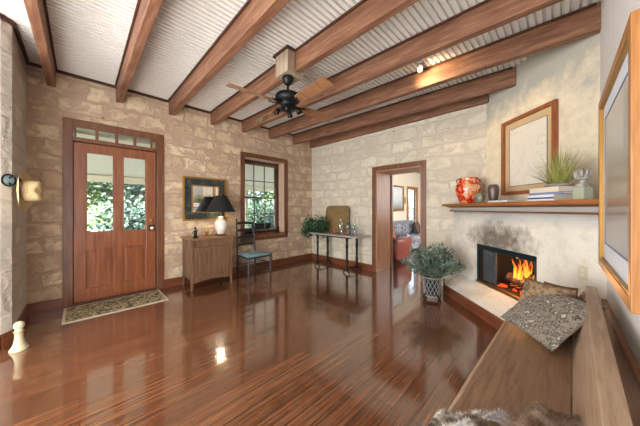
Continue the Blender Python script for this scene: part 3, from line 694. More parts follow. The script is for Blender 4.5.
for k in range(4):
    a = k * PI / 2
    rot = Matrix.Rotation(a, 4, 'Z')
    bm = BM(); rings = []
    for x, hw in ((.20, .045), (.22, .055), (.35, .062), (.55, .07), (.70, .072), (.725, .06)):
        rings.append([(x, -hw, -.335 + hw * .24), (x, hw, -.335 - hw * .24), (x, hw, -.329 - hw * .24), (x, -hw, -.329 + hw * .24)])
    loft(bm, rings); bmesh.ops.transform(bm, matrix=rot, verts=bm.verts); bl = obj('blade', bm, bmat[0], fan)
    bm = BM(); box(bm, .07, .20, -.014, .014, -.335, -.322, .003)
    tube(bm, bez((.10, 0, -.33), (.15, .045, -.333), (.24, .035, -.33), 6), .008); tube(bm, bez((.10, 0, -.33), (.15, -.045, -.345), (.24, -.035, -.34), 6), .008)
    bmesh.ops.transform(bm, matrix=rot, verts=bm.verts); obj('blade_iron', bm, M['black_iron'], bl, True)
for k in range(4):
    a = k * PI / 2 + PI / 4; c, s_ = math.cos(a), math.sin(a); bm = BM()
    tube(bm, bez((c * .06, s_ * .06, -.38), (c * .11, s_ * .11, -.37), (c * .115, s_ * .115, -.39), 6), .009)
    m0 = Matrix.Translation((c * .115, s_ * .115, -.38)) @ Matrix.Rotation(a, 4, 'Z') @ Matrix.Rotation(-.5, 4, 'Y')
    b2_ = BM(); lathe(b2_, [(.018, 0), (.022, -.01), (.03, -.03), (.036, -.06), (.03, -.062), (.02, -.03)], seg=14); bmesh.ops.transform(b2_, matrix=m0, verts=b2_.verts)
    me = bpy.data.meshes.new('t'); b2_.to_mesh(me); b2_.free(); bm.from_mesh(me); obj('light_cup', bm, M['black_iron'], fan, True)
# small ceiling spotlight that lights the beam beside it
sp = empty('spotlight', (3.06, 1.27, HC), 0, 'small white spotlight on the ceiling beside the glowing beam', 'spotlight')
bm = BM(); lathe(bm, [(.04, 0), (.04, -.015), (.012, -.02)], seg=16); obj('base', bm, plain('white_metal', '#d9d9d6', .4), sp, True)
bm = BM(); tube(bm, [(0, 0, -.01), (0, 0, -.05), (-.02, -.0, -.07)], .007); tube(bm, [(-.045, -.02, -.055), (.02, .01, -.10)], [.028, .036], 14); obj('head', bm, plain('white_metal_head', '#cfcfcc', .35), sp, True)
light('spot_on_beam', 'SPOT', (2.98, 1.26, 3.06), 26, (1, .72, .38), aim=(3.3, 1.15, 3.05), spot_size=2.0, spot_blend=.8, shadow_soft_size=.03)

# ------------------------------------------------------------------ cabinet with lamp
cb = empty('sideboard_cabinet', (1.63, 4.49, 0), 0, 'small brown two-door wooden cabinet under the dark framed mirror', 'cabinet')
cw, cdp = .345, .235
bm = BM(); box(bm, -cw - .035, cw + .035, -cdp - .03, cdp + .015, .825, .85, .006); obj('top', bm, M['cabtop'], cb)
bm = BM(); box(bm, -cw + .02, cw - .02, -cdp + .025, cdp, .15, .825); box(bm, -cw + .03, cw - .03, -cdp + .008, -cdp + .03, .70, .825, .002); box(bm, -cw + .03, cw - .03, -cdp + .008, -cdp + .03, .15, .205, .002); box(bm, -.018, .018, -cdp + .008, -cdp + .03, .205, .70); obj('body', bm, M['cab'], cb)
for sx in (-1, 1):
    for sy in (-1, 1):
        bm = BM(); x0, y0_ = sx * (cw - .02), sy * (cdp - .02)
        loft(bm, [[(x0 - a + sx * ox, y0_ - a + sy * ox, z), (x0 + a + sx * ox, y0_ - a + sy * ox, z), (x0 + a + sx * ox, y0_ + a + sy * ox, z), (x0 - a + sx * ox, y0_ + a + sy * ox, z)] for z, a, ox in ((0, .014, .012), (.1, .018, .004), (.2, .022, 0), (.825, .022, 0))]); obj('leg', bm, M['cab'], cb)
for sx, a, b_ in ((-1, -cw + .05, -.02), (1, .02, cw - .05)):
    bm = BM(); frame_ring(bm, a, b_, .21, .695, .05, -cdp - .002, -cdp + .018, bev=.003); box(bm, a + .045, b_ - .045, -cdp + .008, -cdp + .016, .25, .655); box(bm, a + .075, b_ - .075, -cdp + .003, -cdp + .01, .28, .625, .004)
    dd = obj('cabinet_door', bm, M['cab'], cb)
    bm = BM(); ball(bm, (-sx * .03 * -1 + (b_ - .022 if sx < 0 else a + .022) - sx * .03, -cdp - .012, .5), .011, 2); obj('knob', bm, M['brass'], dd, True)
bm = BM(); loft(bm, [[(x, -cdp + .012, .105 + .035 * (1 - (x / .31) ** 2)), (x, -cdp + .028, .105 + .035 * (1 - (x / .31) ** 2)), (x, -cdp + .028, .152), (x, -cdp + .012, .152)] for x in [-.3 + .05 * k for k in range(13)]]); obj('apron', bm, M['cab'], cb)

lp = empty('table_lamp', (1.87, 4.50, .85), 0, 'white ceramic table lamp with a black cone shade on the cabinet', 'lamp')
bm = BM(); box(bm, -.075, .075, -.075, .075, 0, .022, .004); obj('lamp_foot', bm, wood('dark_wood_foot', '#3a2014', '#57331f', '#6b442b', 0), lp)
bm = BM(); lathe(bm, [(.055, .022), (.062, .03), (.075, .07), (.10, .13), (.115, .19), (.112, .235), (.085, .275), (.05, .295), (.045, .33), (.055, .34), (.05, .35), (.02, .355)], seg=32); obj('ceramic_body', bm, M['white_ceramic'], lp, True)
bm = BM(); tube(bm, [(0, 0, .35), (0, 0, .47)], .008); tube(bm, [(0, 0, .72), (0, 0, .75)], .006); ball(bm, (0, 0, .755), .012)
for a in (0, PI / 2, PI, 3 * PI / 2): tube(bm, [(0, 0, .725), (math.cos(a) * .10, math.sin(a) * .10, .728)], .0025)
tube(bm, [(-.0, .05, .45), (0, .06, .6), (0, 0, .725)], .003); tube(bm, [(-.0, -.05, .45), (0, -.06, .6), (0, 0, .725)], .003); obj('harp', bm, M['brass'], lp, True)
bm = BM(); n = 40
for inner in (0, 1):
    r0, r1 = .262 - .003 * inner, .10 - .003 * inner
    a = [bm.verts.new((r0 * math.cos(2 * PI * k / n), r0 * math.sin(2 * PI * k / n), .435)) for k in range(n)]; b_ = [bm.verts.new((r1 * math.cos(2 * PI * k / n), r1 * math.sin(2 * PI * k / n), .735)) for k in range(n)]
    for k in range(n): bm.faces.new((a[k], a[(k + 1) % n], b_[(k + 1) % n], b_[k]))
obj('lamp_shade', bm, M['shade'], lp, True)
bm = BM(); ball(bm, (0, 0, .52), .03, 2, (1, 1, 1.3)); obj('bulb', bm, emit('warm_bulb', '#ffd9a0', 6), lp, True)
light('lamp_bulb_light', 'POINT', (1.87, 4.5, 1.375), 22, (1, .78, .5), shadow_soft_size=.04)
# things on the cabinet
fg = empty('dark_figurine', (1.40, 4.42, .85), .3, 'small black figurine at the left of the cabinet top', 'figurine')
bm = BM(); lathe(bm, [(.05, 0), (.052, .008), (.03, .015), (.025, .03)], seg=16, sx=1.1, sy=.7); obj('plinth', bm, M['black_iron'], fg, True)
bm = BM(); tube(bm, [(0, 0, .02), (0, 0, .06), (.005, 0, .10), (0, 0, .14)], [.02, .026, .024, .012], 10); ball(bm, (0, 0, .16), .02)
tube(bm, [(0, 0, .12), (.04, 0, .11), (.06, 0, .13)], [.012, .008, .006], 8); tube(bm, [(0, 0, .12), (-.04, 0, .10), (-.055, 0, .075)], [.012, .008, .006], 8); obj('figure', bm, M['black_iron'], fg, True)
bm = BM(); lathe(bm, [(.045, 0), (.048, .006), (.02, .012), (.012, .03), (.03, .05), (.034, .08), (.02, .085)], seg=16); 
bj = obj('brass_candle_cup', bm, M['brass'], None, True, loc=(1.63, 4.55, .85)); tagp(bj, 'small brass candle cup on the cabinet between figurine and lamp', 'candle holder')
bm = BM(); tube(bm, [(0, 0, .08), (0, 0, .13), (.003, 0, .15)], [.01, .009, .002], 8); obj('candle', bm, plain('cream_wax', '#d8c8a0', .5), bj, True)

# mirror
mr = empty('framed_mirror', (1.69, YA, 1.125), 0, 'square mirror in a dark marbled frame with gold edges above the cabinet', 'mirror')
bm = BM(); frame_ring(bm, -.39, .39, 0, .80, .028, -.045, -.005, bev=.004); obj('outer_gilt_edge', bm, M['gold'], mr)
bm = BM(); frame_ring(bm, -.362, .362, .028, .772, .115, -.034, -.006, bev=.002); obj('marbled_frame', bm, speckle('dark_marbled_lacquer', ['#14181a', '#20282a', '#2f3a38', '#6d6046'], 7, .25), mr)
bm = BM(); frame_ring(bm, -.247, .247, .143, .657, .02, -.045, -.006, bev=.004); obj('inner_gilt_edge', bm, M['gold'], mr)
mm = N('mirror_silver'); mm.set(Base_Color=(.86, .87, .87, 1), Metallic=1., Roughness=.015)
bm = BM(); box(bm, -.227, .227, -.014, -.008, .163, .637); obj('mirror_glass', bm, mm.m, mr)

# ------------------------------------------------------------------ ladder-back chair
ch = empty('ladderback_chair', (2.44, 4.33, 0), math.radians(3), 'black ladder-back chair with a blue seat below the window', 'chair')
for sx in (-1, 1):
    bm = BM(); tube(bm, [(sx * .20, .24, 0), (sx * .20, .24, .45), (sx * .195, .27, .8), (sx * .19, .31, 1.12)], [.016, .018, .017, .014], 10); ball(bm, (sx * .19, .312, 1.13), .017); obj('leg', bm, M['black_paint'], ch, True, label='tall rear post that also carries the back slats')
    bm = BM(); lathe(bm, [(.012, 0), (.017, .06), (.018, .25), (.02, .44), (.016, .455)], (sx * .245, -.24, 0), 10); obj('leg', bm, M['black_paint'], ch, True)
for z, y_ in ((.62, .252), (.76, .265), (.90, .284), (1.04, .302)):
    bm = BM(); rings = []
    for k in range(9):
        t = k / 8 * 2 - 1; hh = .026 + .012 * (1 - t * t); rings.append([(t * .19, y_ + .02 * (1 - t * t) - .006, z - .02), (t * .19, y_ + .02 * (1 - t * t) + .006, z - .02), (t * .19, y_ + .02 * (1 - t * t) + .006, z + hh), (t * .19, y_ + .02 * (1 - t * t) - .006, z + hh)])
    loft(bm, rings); obj('back_slat', bm, M['black_paint'], ch, True)
for p0, p1 in (((-.245, -.24, .2), (.245, -.24, .2)), ((-.245, -.24, .3), (.245, -.24, .3)), ((-.245, -.24, .16), (-.20, .24, .16)), ((-.245, -.24, .28), (-.20, .24, .28)), ((.245, -.24, .16), (.20, .24, .16)), ((.245, -.24, .28), (.20, .24, .28)), ((-.2, .24, .22), (.2, .24, .22))):
    bm = BM(); tube(bm, [p0, p1], .0095, 8); obj('stretcher', bm, M['black_paint'], ch, True)
bm = BM(); prism(bm, [(-.265, -.26), (.265, -.26), (.215, .235), (-.215, .235)], .405, .44); obj('seat_frame', bm, M['black_paint'], ch)
bm = BM(); n = 14; rows = []
for i in range(n + 1):
    row = []
    for j in range(n + 1):
        u, v_ = 2 * i / n - 1, 2 * j / n - 1; wv_ = .27 - .05 * (v_ + 1) / 2
        k = ((1 - u ** 4) * (1 - v_ ** 4)) ** .5; row.append(bm.verts.new((u * wv_, v_ * .255 - .01, .44 + .045 * k)))
    rows.append(row)
for i in range(n):
    for j in range(n): bm.faces.new((rows[i][j], rows[i + 1][j], rows[i + 1][j + 1], rows[i][j + 1]))
obj('seat', bm, plain('grey_blue_seat_fabric', '#6f8a94', .6), ch, True)

# ------------------------------------------------------------------ console table
ct = empty('console_table', (4.11, 3.58, 0), math.radians(0), 'narrow console table with a pale top against the doorway wall', 'table')
bm = BM(); prism(bm, [(-.25, -.72), (.24, -.72), (.24, .62), (-.25, .62)], .755, .78); obj('tabletop', bm, plain('pale_grey_tabletop', '#a9a299', .3), ct)
bm = BM(); box(bm, -.2, .2, -.5, .5, .725, .755); obj('apron', bm, M['black_iron'], ct)
for y_ in (-.42, .45):
    for x_ in (-.17, .17):
        bm = BM(); lathe(bm, [(.02, .05), (.03, .08), (.022, .12), (.026, .2), (.036, .26), (.024, .31), (.026, .5), (.034, .56), (.024, .62), (.03, .7), (.03, .73)], (x_, y_, 0), 12); lg = obj('leg', bm, M['black_iron'], ct, True)
        bm = BM(); tube(bm, bez((x_, y_, .09), (x_ + (.05 if x_ > 0 else -.05), y_ - .03, .06), (x_ + (.03 if x_ > 0 else -.03), y_ - .10, .012), 7), [.014, .013, .012, .012, .012, .012, .012, .014], 8); tube(bm, bez((x_, y_, .09), (x_, y_ + .04, .06), (x_, y_ + .10, .012), 7), [.014, .013, .012, .012, .012, .012, .012, .014], 8); obj('splayed_foot', bm, M['black_iron'], lg, True)
    bm = BM(); tube(bm, [(-.17, y_, .1), (.17, y_, .1)], .012, 8); obj('stretcher', bm, M['black_iron'], ct, True)
# woven tray leaning on the wall
wv_ = N('woven_seagrass'); wf = wv_.n('ShaderNodeTexChecker'); wv_.l(wv_.map((1, 1, 1)), wf.inputs[0]); wf.inputs['Scale'].default_value = 40; wn_ = wv_.noise(wv_.map(), 30, 3)
wv_.bump(wf.outputs[1], .6, .01); wv_.set(Base_Color=wv_.mix(wv_.math('MULTIPLY', wf.outputs[1], .5), wv_.ramp(wn_, [(.3, lin('#6e5530')), (.7, lin('#a58a55'))]), lin('#4f3c22')), Roughness=.8)
wt = empty('woven_tray', (4.33, 3.80, .78), 0, 'tall woven tray leaning on the wall behind the bottles', 'tray')
def rrect(w_, h_, r, n=6):
    pts = []
    for cx, cz, a0 in ((w_ / 2 - r, h_ - r, 0), (-w_ / 2 + r, h_ - r, PI / 2), (-w_ / 2 + r, r, PI), (w_ / 2 - r, r, 3 * PI / 2)):
        for k in range(n + 1): a = a0 + PI / 2 * k / n; pts.append((cx + r * math.cos(a), cz + r * math.sin(a)))
    return pts
pts = rrect(.70, .62, .10); lean = .06
bm = BM(); loft(bm, [[(xo + lean * z / .62, y_, z) for y_, z in pts] for xo in (0, .012)]); obj('tray_base', bm, wv_.m, wt)
bm = BM(); cl = [(lean * z / .62 - .012, y_, z) for y_, z in pts]; cl.append(cl[0]); tube(bm, cl, .014, 8); obj('rim', bm, wv_.m, wt, True)
# ivy
def leafbush(bm, c, rx, ry, rz_, n, size, rnd, hang=0, flat=.2):
    for k in range(n):
        a = rnd.uniform(0, 2 * PI); u = rnd.uniform(-1, 1); r = rnd.uniform(.35, 1) ** .5; q = math.sqrt(1 - u * u)
        p = Vector((c[0] + rx * r * q * math.cos(a), c[1] + ry * r * q * math.sin(a), c[2] + rz_ * r * u - hang * rnd.random() ** 3))
        n1 = Vector((rnd.uniform(-1, 1), rnd.uniform(-1, 1), rnd.uniform(-1, 1))).normalized(); n2 = n1.orthogonal().normalized(); s_ = size * rnd.uniform(.6, 1.3)
        m_ = n1.cross(n2) * s_ * .12
        bm.faces.new([bm.verts.new(x) for x in (p, p + n1 * s_ * .5 + n2 * s_ * .38 + m_, p + n1 * s_, p + n1 * s_ * .5 - n2 * s_ * .38 + m_)])
def leafmat(name, a, b_, c, sc=6):
    n = N(name); f = n.noise(n.map(), sc, 4, .7); n.set(Base_Color=n.ramp(f, [(.33, lin(a)), (.5, lin(b_)), (.68, lin(c))]), Roughness=.45); return n.m
iv = empty('ivy_plant', (4.06, 4.14, .78), 0, 'bushy green ivy on the left end of the console table', 'plant')
bm = BM(); lathe(bm, [(.06, 0), (.08, .06), (.088, .12), (.08, .12), (.07, .08)], seg=20); obj('pot', bm, plain('dark_pot', '#3b332c', .6), iv, True)
bm = BM(); rr = random.Random(4); leafbush(bm, (-.02, .06, .20), .25, .34, .21, 760, .06, rr, hang=.22); leafbush(bm, (-.12, .25, .07), .12, .16, .14, 160, .06, rr, hang=.15); obj('ivy_leaves', bm, leafmat('ivy_green', '#0f2c1a', '#1c4a2c', '#3f7a48', 20), iv)
# bottles and glasses
def bottle(x, y_, prof, mat, label, nm='glass_bottle', cat='bottle', stop=True):
    bm = BM(); lathe(bm, [(r * 1.15, z * 1.3) for r, z in prof], seg=20); o = obj(nm, bm, mat, None, True, loc=(x, y_ - .09, .78)); tagp(o, label, cat, 'glassware on the console table')
    return o
pb = [(.04, 0), (.042, .005), (.042, .15), (.035, .18), (.014, .21), (.013, .27), (.017, .275), (.017, .285)]
pd = [(.05, 0), (.055, .01), (.05, .08), (.025, .14), (.014, .17), (.014, .21), (.022, .22), (.02, .25), (.008, .27)]
pw = [(.035, 0), (.034, .004), (.006, .01), (.006, .07), (.02, .08), (.034, .11), (.033, .15), (.028, .17)]
tint = plain('pink_liqueur_glass', '#a4524c', .1)
bottle(4.17, 3.62, pb, M['clearglass'], 'tall clear bottle standing leftmost in front of the woven tray')
bottle(4.08, 3.50, pd, M['clearglass'], 'clear decanter with stopper in the middle of the console table')
bottle(4.19, 3.40, pb, glass('smoky_bottle_glass', (.7, .73, .75, 1), 2.0), 'smoky tall bottle near the right edge of the woven tray')
bottle(4.05, 3.34, pw, M['clearglass'], 'stemmed glass beside the decanter on the console table', 'wine_glass', 'glass')
bottle(4.20, 3.24, pd, M['clearglass'], 'clear stoppered decanter at the right of the tall bottles')
bottle(4.02, 3.66, [(.03, 0), (.032, .06), (.03, .075), (.012, .09), (.012, .11)], tint, 'small reddish jar beside the ivy pot on the console', 'spice_jar', 'jar')
bottle(4.06, 3.17, pw, M['clearglass'], 'stemmed glass at the bare right end of the console table', 'wine_glass', 'glass')
bottle(4.09, 3.42, [(.02, 0), (.022, .05), (.016, .06), (.01, .075)], tint, 'tiny reddish jar between the decanters on the console', 'spice_jar', 'jar')

# ------------------------------------------------------------------ plant by the fireplace
pp = empty('potted_shrub', (3.70, 1.36, 0), .4, 'silvery green bushy plant in a black wire stand beside the fireplace', 'plant')
bm = BM(); lathe(bm, [(.08, .06), (.10, .065), (.122, .34), (.128, .345), (.122, .35), (.112, .33)], seg=28); obj('pot', bm, plain('dark_blue_black_pot', '#20282a', .4), pp, True)
bm = BM()
for k in range(14):
    for dr in (1, -1):
        tube(bm, [((.106 + .026 * t) * math.cos(k * 2 * PI / 14 + dr * t * 1.1), (.106 + .026 * t) * math.sin(k * 2 * PI / 14 + dr * t * 1.1), .07 + .27 * t) for t in [j / 6 for j in range(7)]], .0035, 5)
for z, r in ((.07, .106), (.34, .134)): tube(bm, [(r * math.cos(a * PI / 12), r * math.sin(a * PI / 12), z) for a in range(25)], .006, 6)
obj('wire_basket', bm, plain('grey_white_wire', '#a3a9a8', .4, .4), pp, True)
for k in range(4):
    a = k * PI / 2 + .6; c, s_ = math.cos(a), math.sin(a); bm = BM(); tube(bm, bez((c * .09, s_ * .09, .10), (c * .17, s_ * .17, .09), (c * .13, s_ * .13, .012), 8), .011, 8); ball(bm, (c * .13, s_ * .13, .014), .014, 1); obj('leg', bm, M['black_iron'], pp, True)
bm = BM(); rr = random.Random(9); stems = BM()
for k in range(150):
    a = rr.uniform(0, 2 * PI); el = rr.uniform(.05, 1.35); ln = rr.uniform(.2, .42); d_ = Vector((math.cos(a) * math.sin(el) * .88, math.sin(a) * math.sin(el) * .88, math.cos(el) * 1.05 + .08)); b0 = Vector((math.cos(a) * .06, math.sin(a) * .06, .33))
    p2 = b0 + d_ * ln; mid = b0 + d_ * ln * .5 + Vector((0, 0, .03)); cv = bez(b0, mid, p2, 6); tube(stems, cv, .0025, 4)
    for p in cv[1:]:
        for q in range(3):
            n1 = (d_ + Vector((rr.uniform(-1, 1), rr.uniform(-1, 1), rr.uniform(-.5, 1))) * .8).normalized(); n2 = n1.orthogonal().normalized(); s_ = rr.uniform(.06, .11)
            bm.faces.new([bm.verts.new(x) for x in (p, p + n1 * s_ * .5 + n2 * .009, p + n1 * s_, p + n1 * s_ * .5 - n2 * .009)])
obj('stem', stems, plain('tan_stems', '#7d6a4c', .7), pp); obj('foliage', bm, leafmat('silver_sage', '#33463f', '#5d7468', '#97a391', 18), pp)

# ------------------------------------------------------------------ rug, doorstop, hat
rg = empty('door_mat', (.39, 4.415, 0), 0, 'narrow floral mat with a cream border in front of the door', 'rug')
bm = BM(); box(bm, -.54, .54, -.325, .30, .001, .008, .002); obj('mat_border', bm, plain('cream_border', '#c9bda6', .9), rg)
rm = N('floral_mat_pattern'); v = rm.map(); f = rm.noise(v, 9, 3, .6, 2.2); g = rm.noise(rm.map(loc=(4, 2, 0)), 15, 3, .6, 1.5)
cc = rm.ramp(f, [(.40, lin('#2d2a24')), (.48, lin('#55513c')), (.53, lin('#b3a179')), (.6, lin('#8d7a55')), (.66, lin('#38342b'))]); cc = rm.mix(rm.ramp(g, [(.58, (0, 0, 0, 1)), (.62, (1, 1, 1, 1))]), cc, lin('#c6b48e')); rm.set(Base_Color=cc, Roughness=.95)
bm = BM(); box(bm, -.515, .515, -.30, .275, .006, .010, .001); obj('mat_field', bm, rm.m, rg)
bm = BM(); lathe(bm, [(.062, 0), (.064, .012), (.052, .03), (.038, .06), (.030, .11), (.028, .16), (.036, .175), (.026, .19), (.024, .20), (.036, .22), (.038, .24), (.026, .262), (.010, .27)], seg=24)
ds = obj('door_stop', bm, M['ivory'], None, True, loc=(-.41, 3.66, 0)); tagp(ds, 'ivory turned finial door stop on the floor by the left wall', 'door stop')
bm = BM(); tube(bm, [(.036 * math.cos(a * PI / 10), .036 * math.sin(a * PI / 10), .175) for a in range(21)], .004, 6); obj('collar', bm, M['brass'], ds, True)

ht = empty('cowboy_hat', (XL + .082, 3.865, 1.53), -.28, 'cream straw cowboy hat hanging on the left wall', 'hat')
def hatm():
    n = N('cream_straw'); f = n.noise(n.map((60, 60, 60)), 2, 3); n.bump(f, .2, .003); n.set(Base_Color=n.ramp(f, [(.3, lin('#a88d62')), (.7, lin('#cbb58a'))]), Roughness=.8); return n.m
hm = hatm()
# crown points to +x; brim is a curled ring in the y-z plane
bm = BM(); n = 40; rings = []
for r, x in ((.09, .0), (.089, .02), (.087, .06), (.083, .10), (.075, .118), (.05, .122), (.004, .118)):
    rings.append([(x + (-.02 * math.cos(2 * PI * k / n) ** 8 if x > .115 and r > .01 else 0), r * .92 * math.cos(2 * PI * k / n), r * 1.2 * math.sin(2 * PI * k / n)) for k in range(n)])
loft(bm, rings, cap=False); obj('crown', bm, hm, ht, True)
bm = BM()
def brim(r, lift, k): a = 2 * PI * k / n; return (lift * abs(math.cos(a)) ** 2.2 + (0 if r < .1 else -.008), r * .86 * math.cos(a), r * 1.14 * math.sin(a))
rg_ = [[brim(r, l, k) for k in range(n)] for r, l in ((.09, 0), (.125, .002), (.155, .012), (.178, .028), (.18, .03), (.176, .024), (.152, .006), (.125, -.003), (.09, -.004))]
loft(bm, rg_, cap=False); obj('brim', bm, hm, ht, True)
bm = BM(); tube(bm, [(.008, .085 * math.cos(a * PI / 16), .11 * math.sin(a * PI / 16)) for a in range(33)], .005, 6); obj('hat_band', bm, plain('tan_hat_band', '#a98a5c', .7), ht, True)
bm = BM()
for dz in (-.02, 0, .02): ball(bm, (.05, -.081, dz), .004, 1)
obj('vent_eyelet', bm, M['black_iron'], ht)
hk = empty('wall_hook', (XL - .022, 3.83, 1.625), math.radians(-42), 'dark iron wall hook with pale blue plate above the straw hat', 'hook')
bm = BM(); lathe(bm, [(.055, 0), (.057, .008), (.045, .018), (.025, .02)], seg=8); bmesh.ops.rotate(bm, verts=bm.verts, cent=(0, 0, 0), matrix=Matrix.Rotation(PI / 2, 3, 'Y')); obj('hook_plate', bm, plain('pale_blue_enamel', '#7f98a6', .3), hk)
bm = BM(); tube(bm, bez((.01, 0, .02), (.10, 0, .07), (.12, 0, -.01), 8), .009); tube(bm, bez((.01, 0, -.02), (.05, 0, -.08), (.09, 0, -.05), 8), .009)
tube(bm, [(.012, .056 * math.cos(a * PI / 8), .056 * math.sin(a * PI / 8)) for a in range(17)], .008, 6); obj('hook_arm', bm, M['black_iron'], hk, True)

# small fittings
def plate(name, loc, rz, label, cat='switch', nm='switch_plate'):
    t = empty(nm, loc, rz, label, cat); bm = BM(); box(bm, -.036, .036, -.006, 0, -.058, .058, .002); obj('cover_plate', bm, plain('almond_plastic', '#c9bfa9', .4), t)
    bm = BM()
    if cat == 'switch': box(bm, -.005, .005, -.014, -.006, -.012, .012, .001)
    else:
        for dz in (-.02, .02): box(bm, -.012, .012, -.008, -.006, dz - .012, dz + .012, .002)
    obj('toggle' if cat == 'switch' else 'socket', bm, plain('almond_plastic_light', '#d6cdb8', .3), t)
plate('a', (XB, 1.60, 1.22), -PI / 2, 'beige light switch plate on the stone between doorway and mantel')
x_, y_, _ = chloc(2.06, LB, .80); plate('b', (x_, y_, .80), A45 + PI, 'beige outlet plate on the plaster right of the fire', 'outlet', 'outlet_plate')
plate('c', (1.12, YA, 1.22), 0, 'beige light switch plate between front door and mirror')
fr_ = empty('floor_register', (2.86, 4.55, 0), 0, 'small brass floor vent below the window', 'vent')
bm = BM(); frame_ring(bm, -.15, .15, -.05, .05, .012, 0, .004, bev=0)
bm.free(); bm = BM()
for a, b_, c, d_ in ((-.15, .15, -.055, -.042), (-.15, .15, .042, .055), (-.15, -.138, -.042, .042), (.138, .15, -.042, .042)): box(bm, a, b_, c, d_, 0, .005)
obj('rim', bm, M['brass'], fr_)
bm = BM()
for k in range(12): box(bm, -.13 + k * .0225, -.12 + k * .0225, -.042, .042, 0, .004)
obj('louvre', bm, M['brass'], fr_)
sb = obj('sill_figure', (lambda b: (lathe(b, [(.035, 0), (.035, .02), (.02, .03), (.022, .07), (.012, .1)], seg=12), ball(b, (0, 0, .115), .018), tube(b, [(0, 0, .08), (.03, 0, .1), (.05, 0, .15)], [.012, .009, .006]), b)[-1])(BM()), M['black_iron'], None, True, loc=(3.42, YA + .12, wz0 + .03)); tagp(sb, 'small dark figurine on the right end of the window sill', 'figurine')

# ------------------------------------------------------------------ room beyond the doorway
bm = BM(); box(bm, XB + .65, 8.95, 4.2, 4.35, 0, 2.95); box(bm, 9.75, 12.2, 4.2, 4.35, 0, 2.95); box(bm, 8.95, 9.75, 4.2, 4.35, 0, .55); box(bm, 8.95, 9.75, 4.2, 4.35, 2.1, 2.95); struct('wall_far_room', bm, plain('cream_far_room_wall', '#cfc6b4', .8))
bm = BM(); box(bm, 12.2, 12.35, -.4, 4.35, 0, 2.95); struct('wall_far_room_end', bm, plain('cream_far_room_end', '#cfc6b4', .8))
bm = BM(); box(bm, XB + .65, 12.2, -.55, -.4, 0, 2.95); struct('wall_far_room_side', bm, plain('cream_far_room_side', '#cfc6b4', .8))
bm = BM(); box(bm, XB + .6, 12.4, -.6, 4.4, 2.95, 3.05); struct('ceiling_far_room', bm, plain('cream_far_room_ceiling', '#d5d2ca', .8))
bm = BM(); box(bm, XB + .65, 12.2, 4.12, 4.2, 2.80, 2.95, .005); box(bm, XB + .65, 12.2, 4.18, 4.2, 0, .12, .003); struct('trim_3', bm, M['mantel'])
bm = BM(); frame_ring(bm, 8.87, 9.83, .47, 2.2, .1, 4.17, 4.2); w2 = struct('window_2', bm, M['mantel'])
bm = BM(); frame_ring(bm, 8.95, 9.75, .55, 2.12, .045, 4.25, 4.29); box(bm, 8.995, 9.705, 4.25, 4.29, 1.32, 1.36)
for k in (1, 2): box(bm, 8.95 + .8 * k / 3 - .01, 8.95 + .8 * k / 3 + .01, 4.26, 4.28, .595, 2.07)
for z in (.95, 1.72): box(bm, 8.995, 9.705, 4.26, 4.28, z - .01, z + .01)
obj('sash', bm, M['sash'], w2)
bm = BM(); box(bm, 8.98, 9.72, 4.268, 4.272, .58, 2.08); obj('pane', bm, M['glass'], w2)
fp = empty('framed_painting', (8.05, 4.2, 1.25), 0, 'gold-framed pale landscape on the wall of the far room', 'framed picture')
bm = BM(); frame_ring(bm, -.48, .48, 0, .92, .06, -.07, -.005, bev=.005); obj('frame', bm, M['gold'], fp)
bm = BM(); box(bm, -.42, .42, -.03, -.01, .06, .86); obj('painted_sheet', bm, art('pale_landscape', ['#5b4a3c', '#aab4bb', '#c3c8c8', '#b5bcc2'], 3, 1), fp)
M['sofa_blue'] = speckle('blue_grey_patterned_upholstery', ['#2f323c', '#50545f', '#85878e', '#40434d'], 12)
M['leather'] = plain('red_brown_leather', '#6e2f22', .4)
def sofa(name, loc, rz, L, mat, label, seats, rolled=True):
    t = empty(name, loc, rz, label, 'sofa'); h2 = L / 2
    bm = BM(); box(bm, -h2 + .06, h2 - .06, -.42, .42, .08, .30, .03); obj('base', bm, mat, t, True)
    bm = BM(); box(bm, -h2 + .1, h2 - .1, .22, .44, .28, .92, .07); obj('backrest', bm, mat, t, True)
    for sx in (-1, 1):
        bm = BM(); box(bm, sx * h2 - .11, sx * h2 + .11, -.44, .42, .08, .60, .06); obj('armrest', bm, mat, t, True)
        for sy in (-.36, .36): bm = BM(); lathe(bm, [(.02, 0), (.032, .09)], (sx * (h2 - .04), sy, 0), 10); obj('leg', bm, M['darktrim'], t)
    sw = (L - .26) / seats
    for k in range(seats):
        a = -h2 + .13 + k * sw; bm = BM(); box(bm, a, a + sw - .01, -.45, .22, .30, .47, .05); obj('seat_cushion', bm, mat, t, True)
        bm = BM(); box(bm, a + .01, a + sw - .02, .10, .26, .47, .86, .07); obj('back_cushion', bm, mat, t, True)
    return t
sofa('sofa', (7.95, 3.66, 0), 0, 2.0, M['sofa_blue'], 'blue-grey patterned sofa along the wall of the far room', 3)
sofa('armchair', (5.80, 3.32, 0), math.radians(90), .85, M['leather'], 'red-brown leather armchair just beyond the doorway', 1)
for c, mt, lab in (((5.85, 3.3, .69), plain('orange_cushion_cloth', '#c9723a', .8), 'orange cushion on the red-brown leather armchair'), ((8.35, 3.55, .68), plain('dark_patterned_cushion_cloth', '#4a3428', .8), 'dark brown cushion at the right end of the blue-grey sofa')):
    o = obj('scatter_cushion', pillow_bm(.42, .42, .14), mt, None, True); place_axes(o, c, (1, .1, 0) if c[0] > 7 else (.1, 1, 0), (0, .35, 1) if c[0] > 7 else (-.35, 0, 1)); tagp(o, lab, 'cushion')
sc_ = empty('wall_sconce', (8.72, 4.2, 1.65), 0, 'small brass sconce between picture and window in the far room', 'sconce')
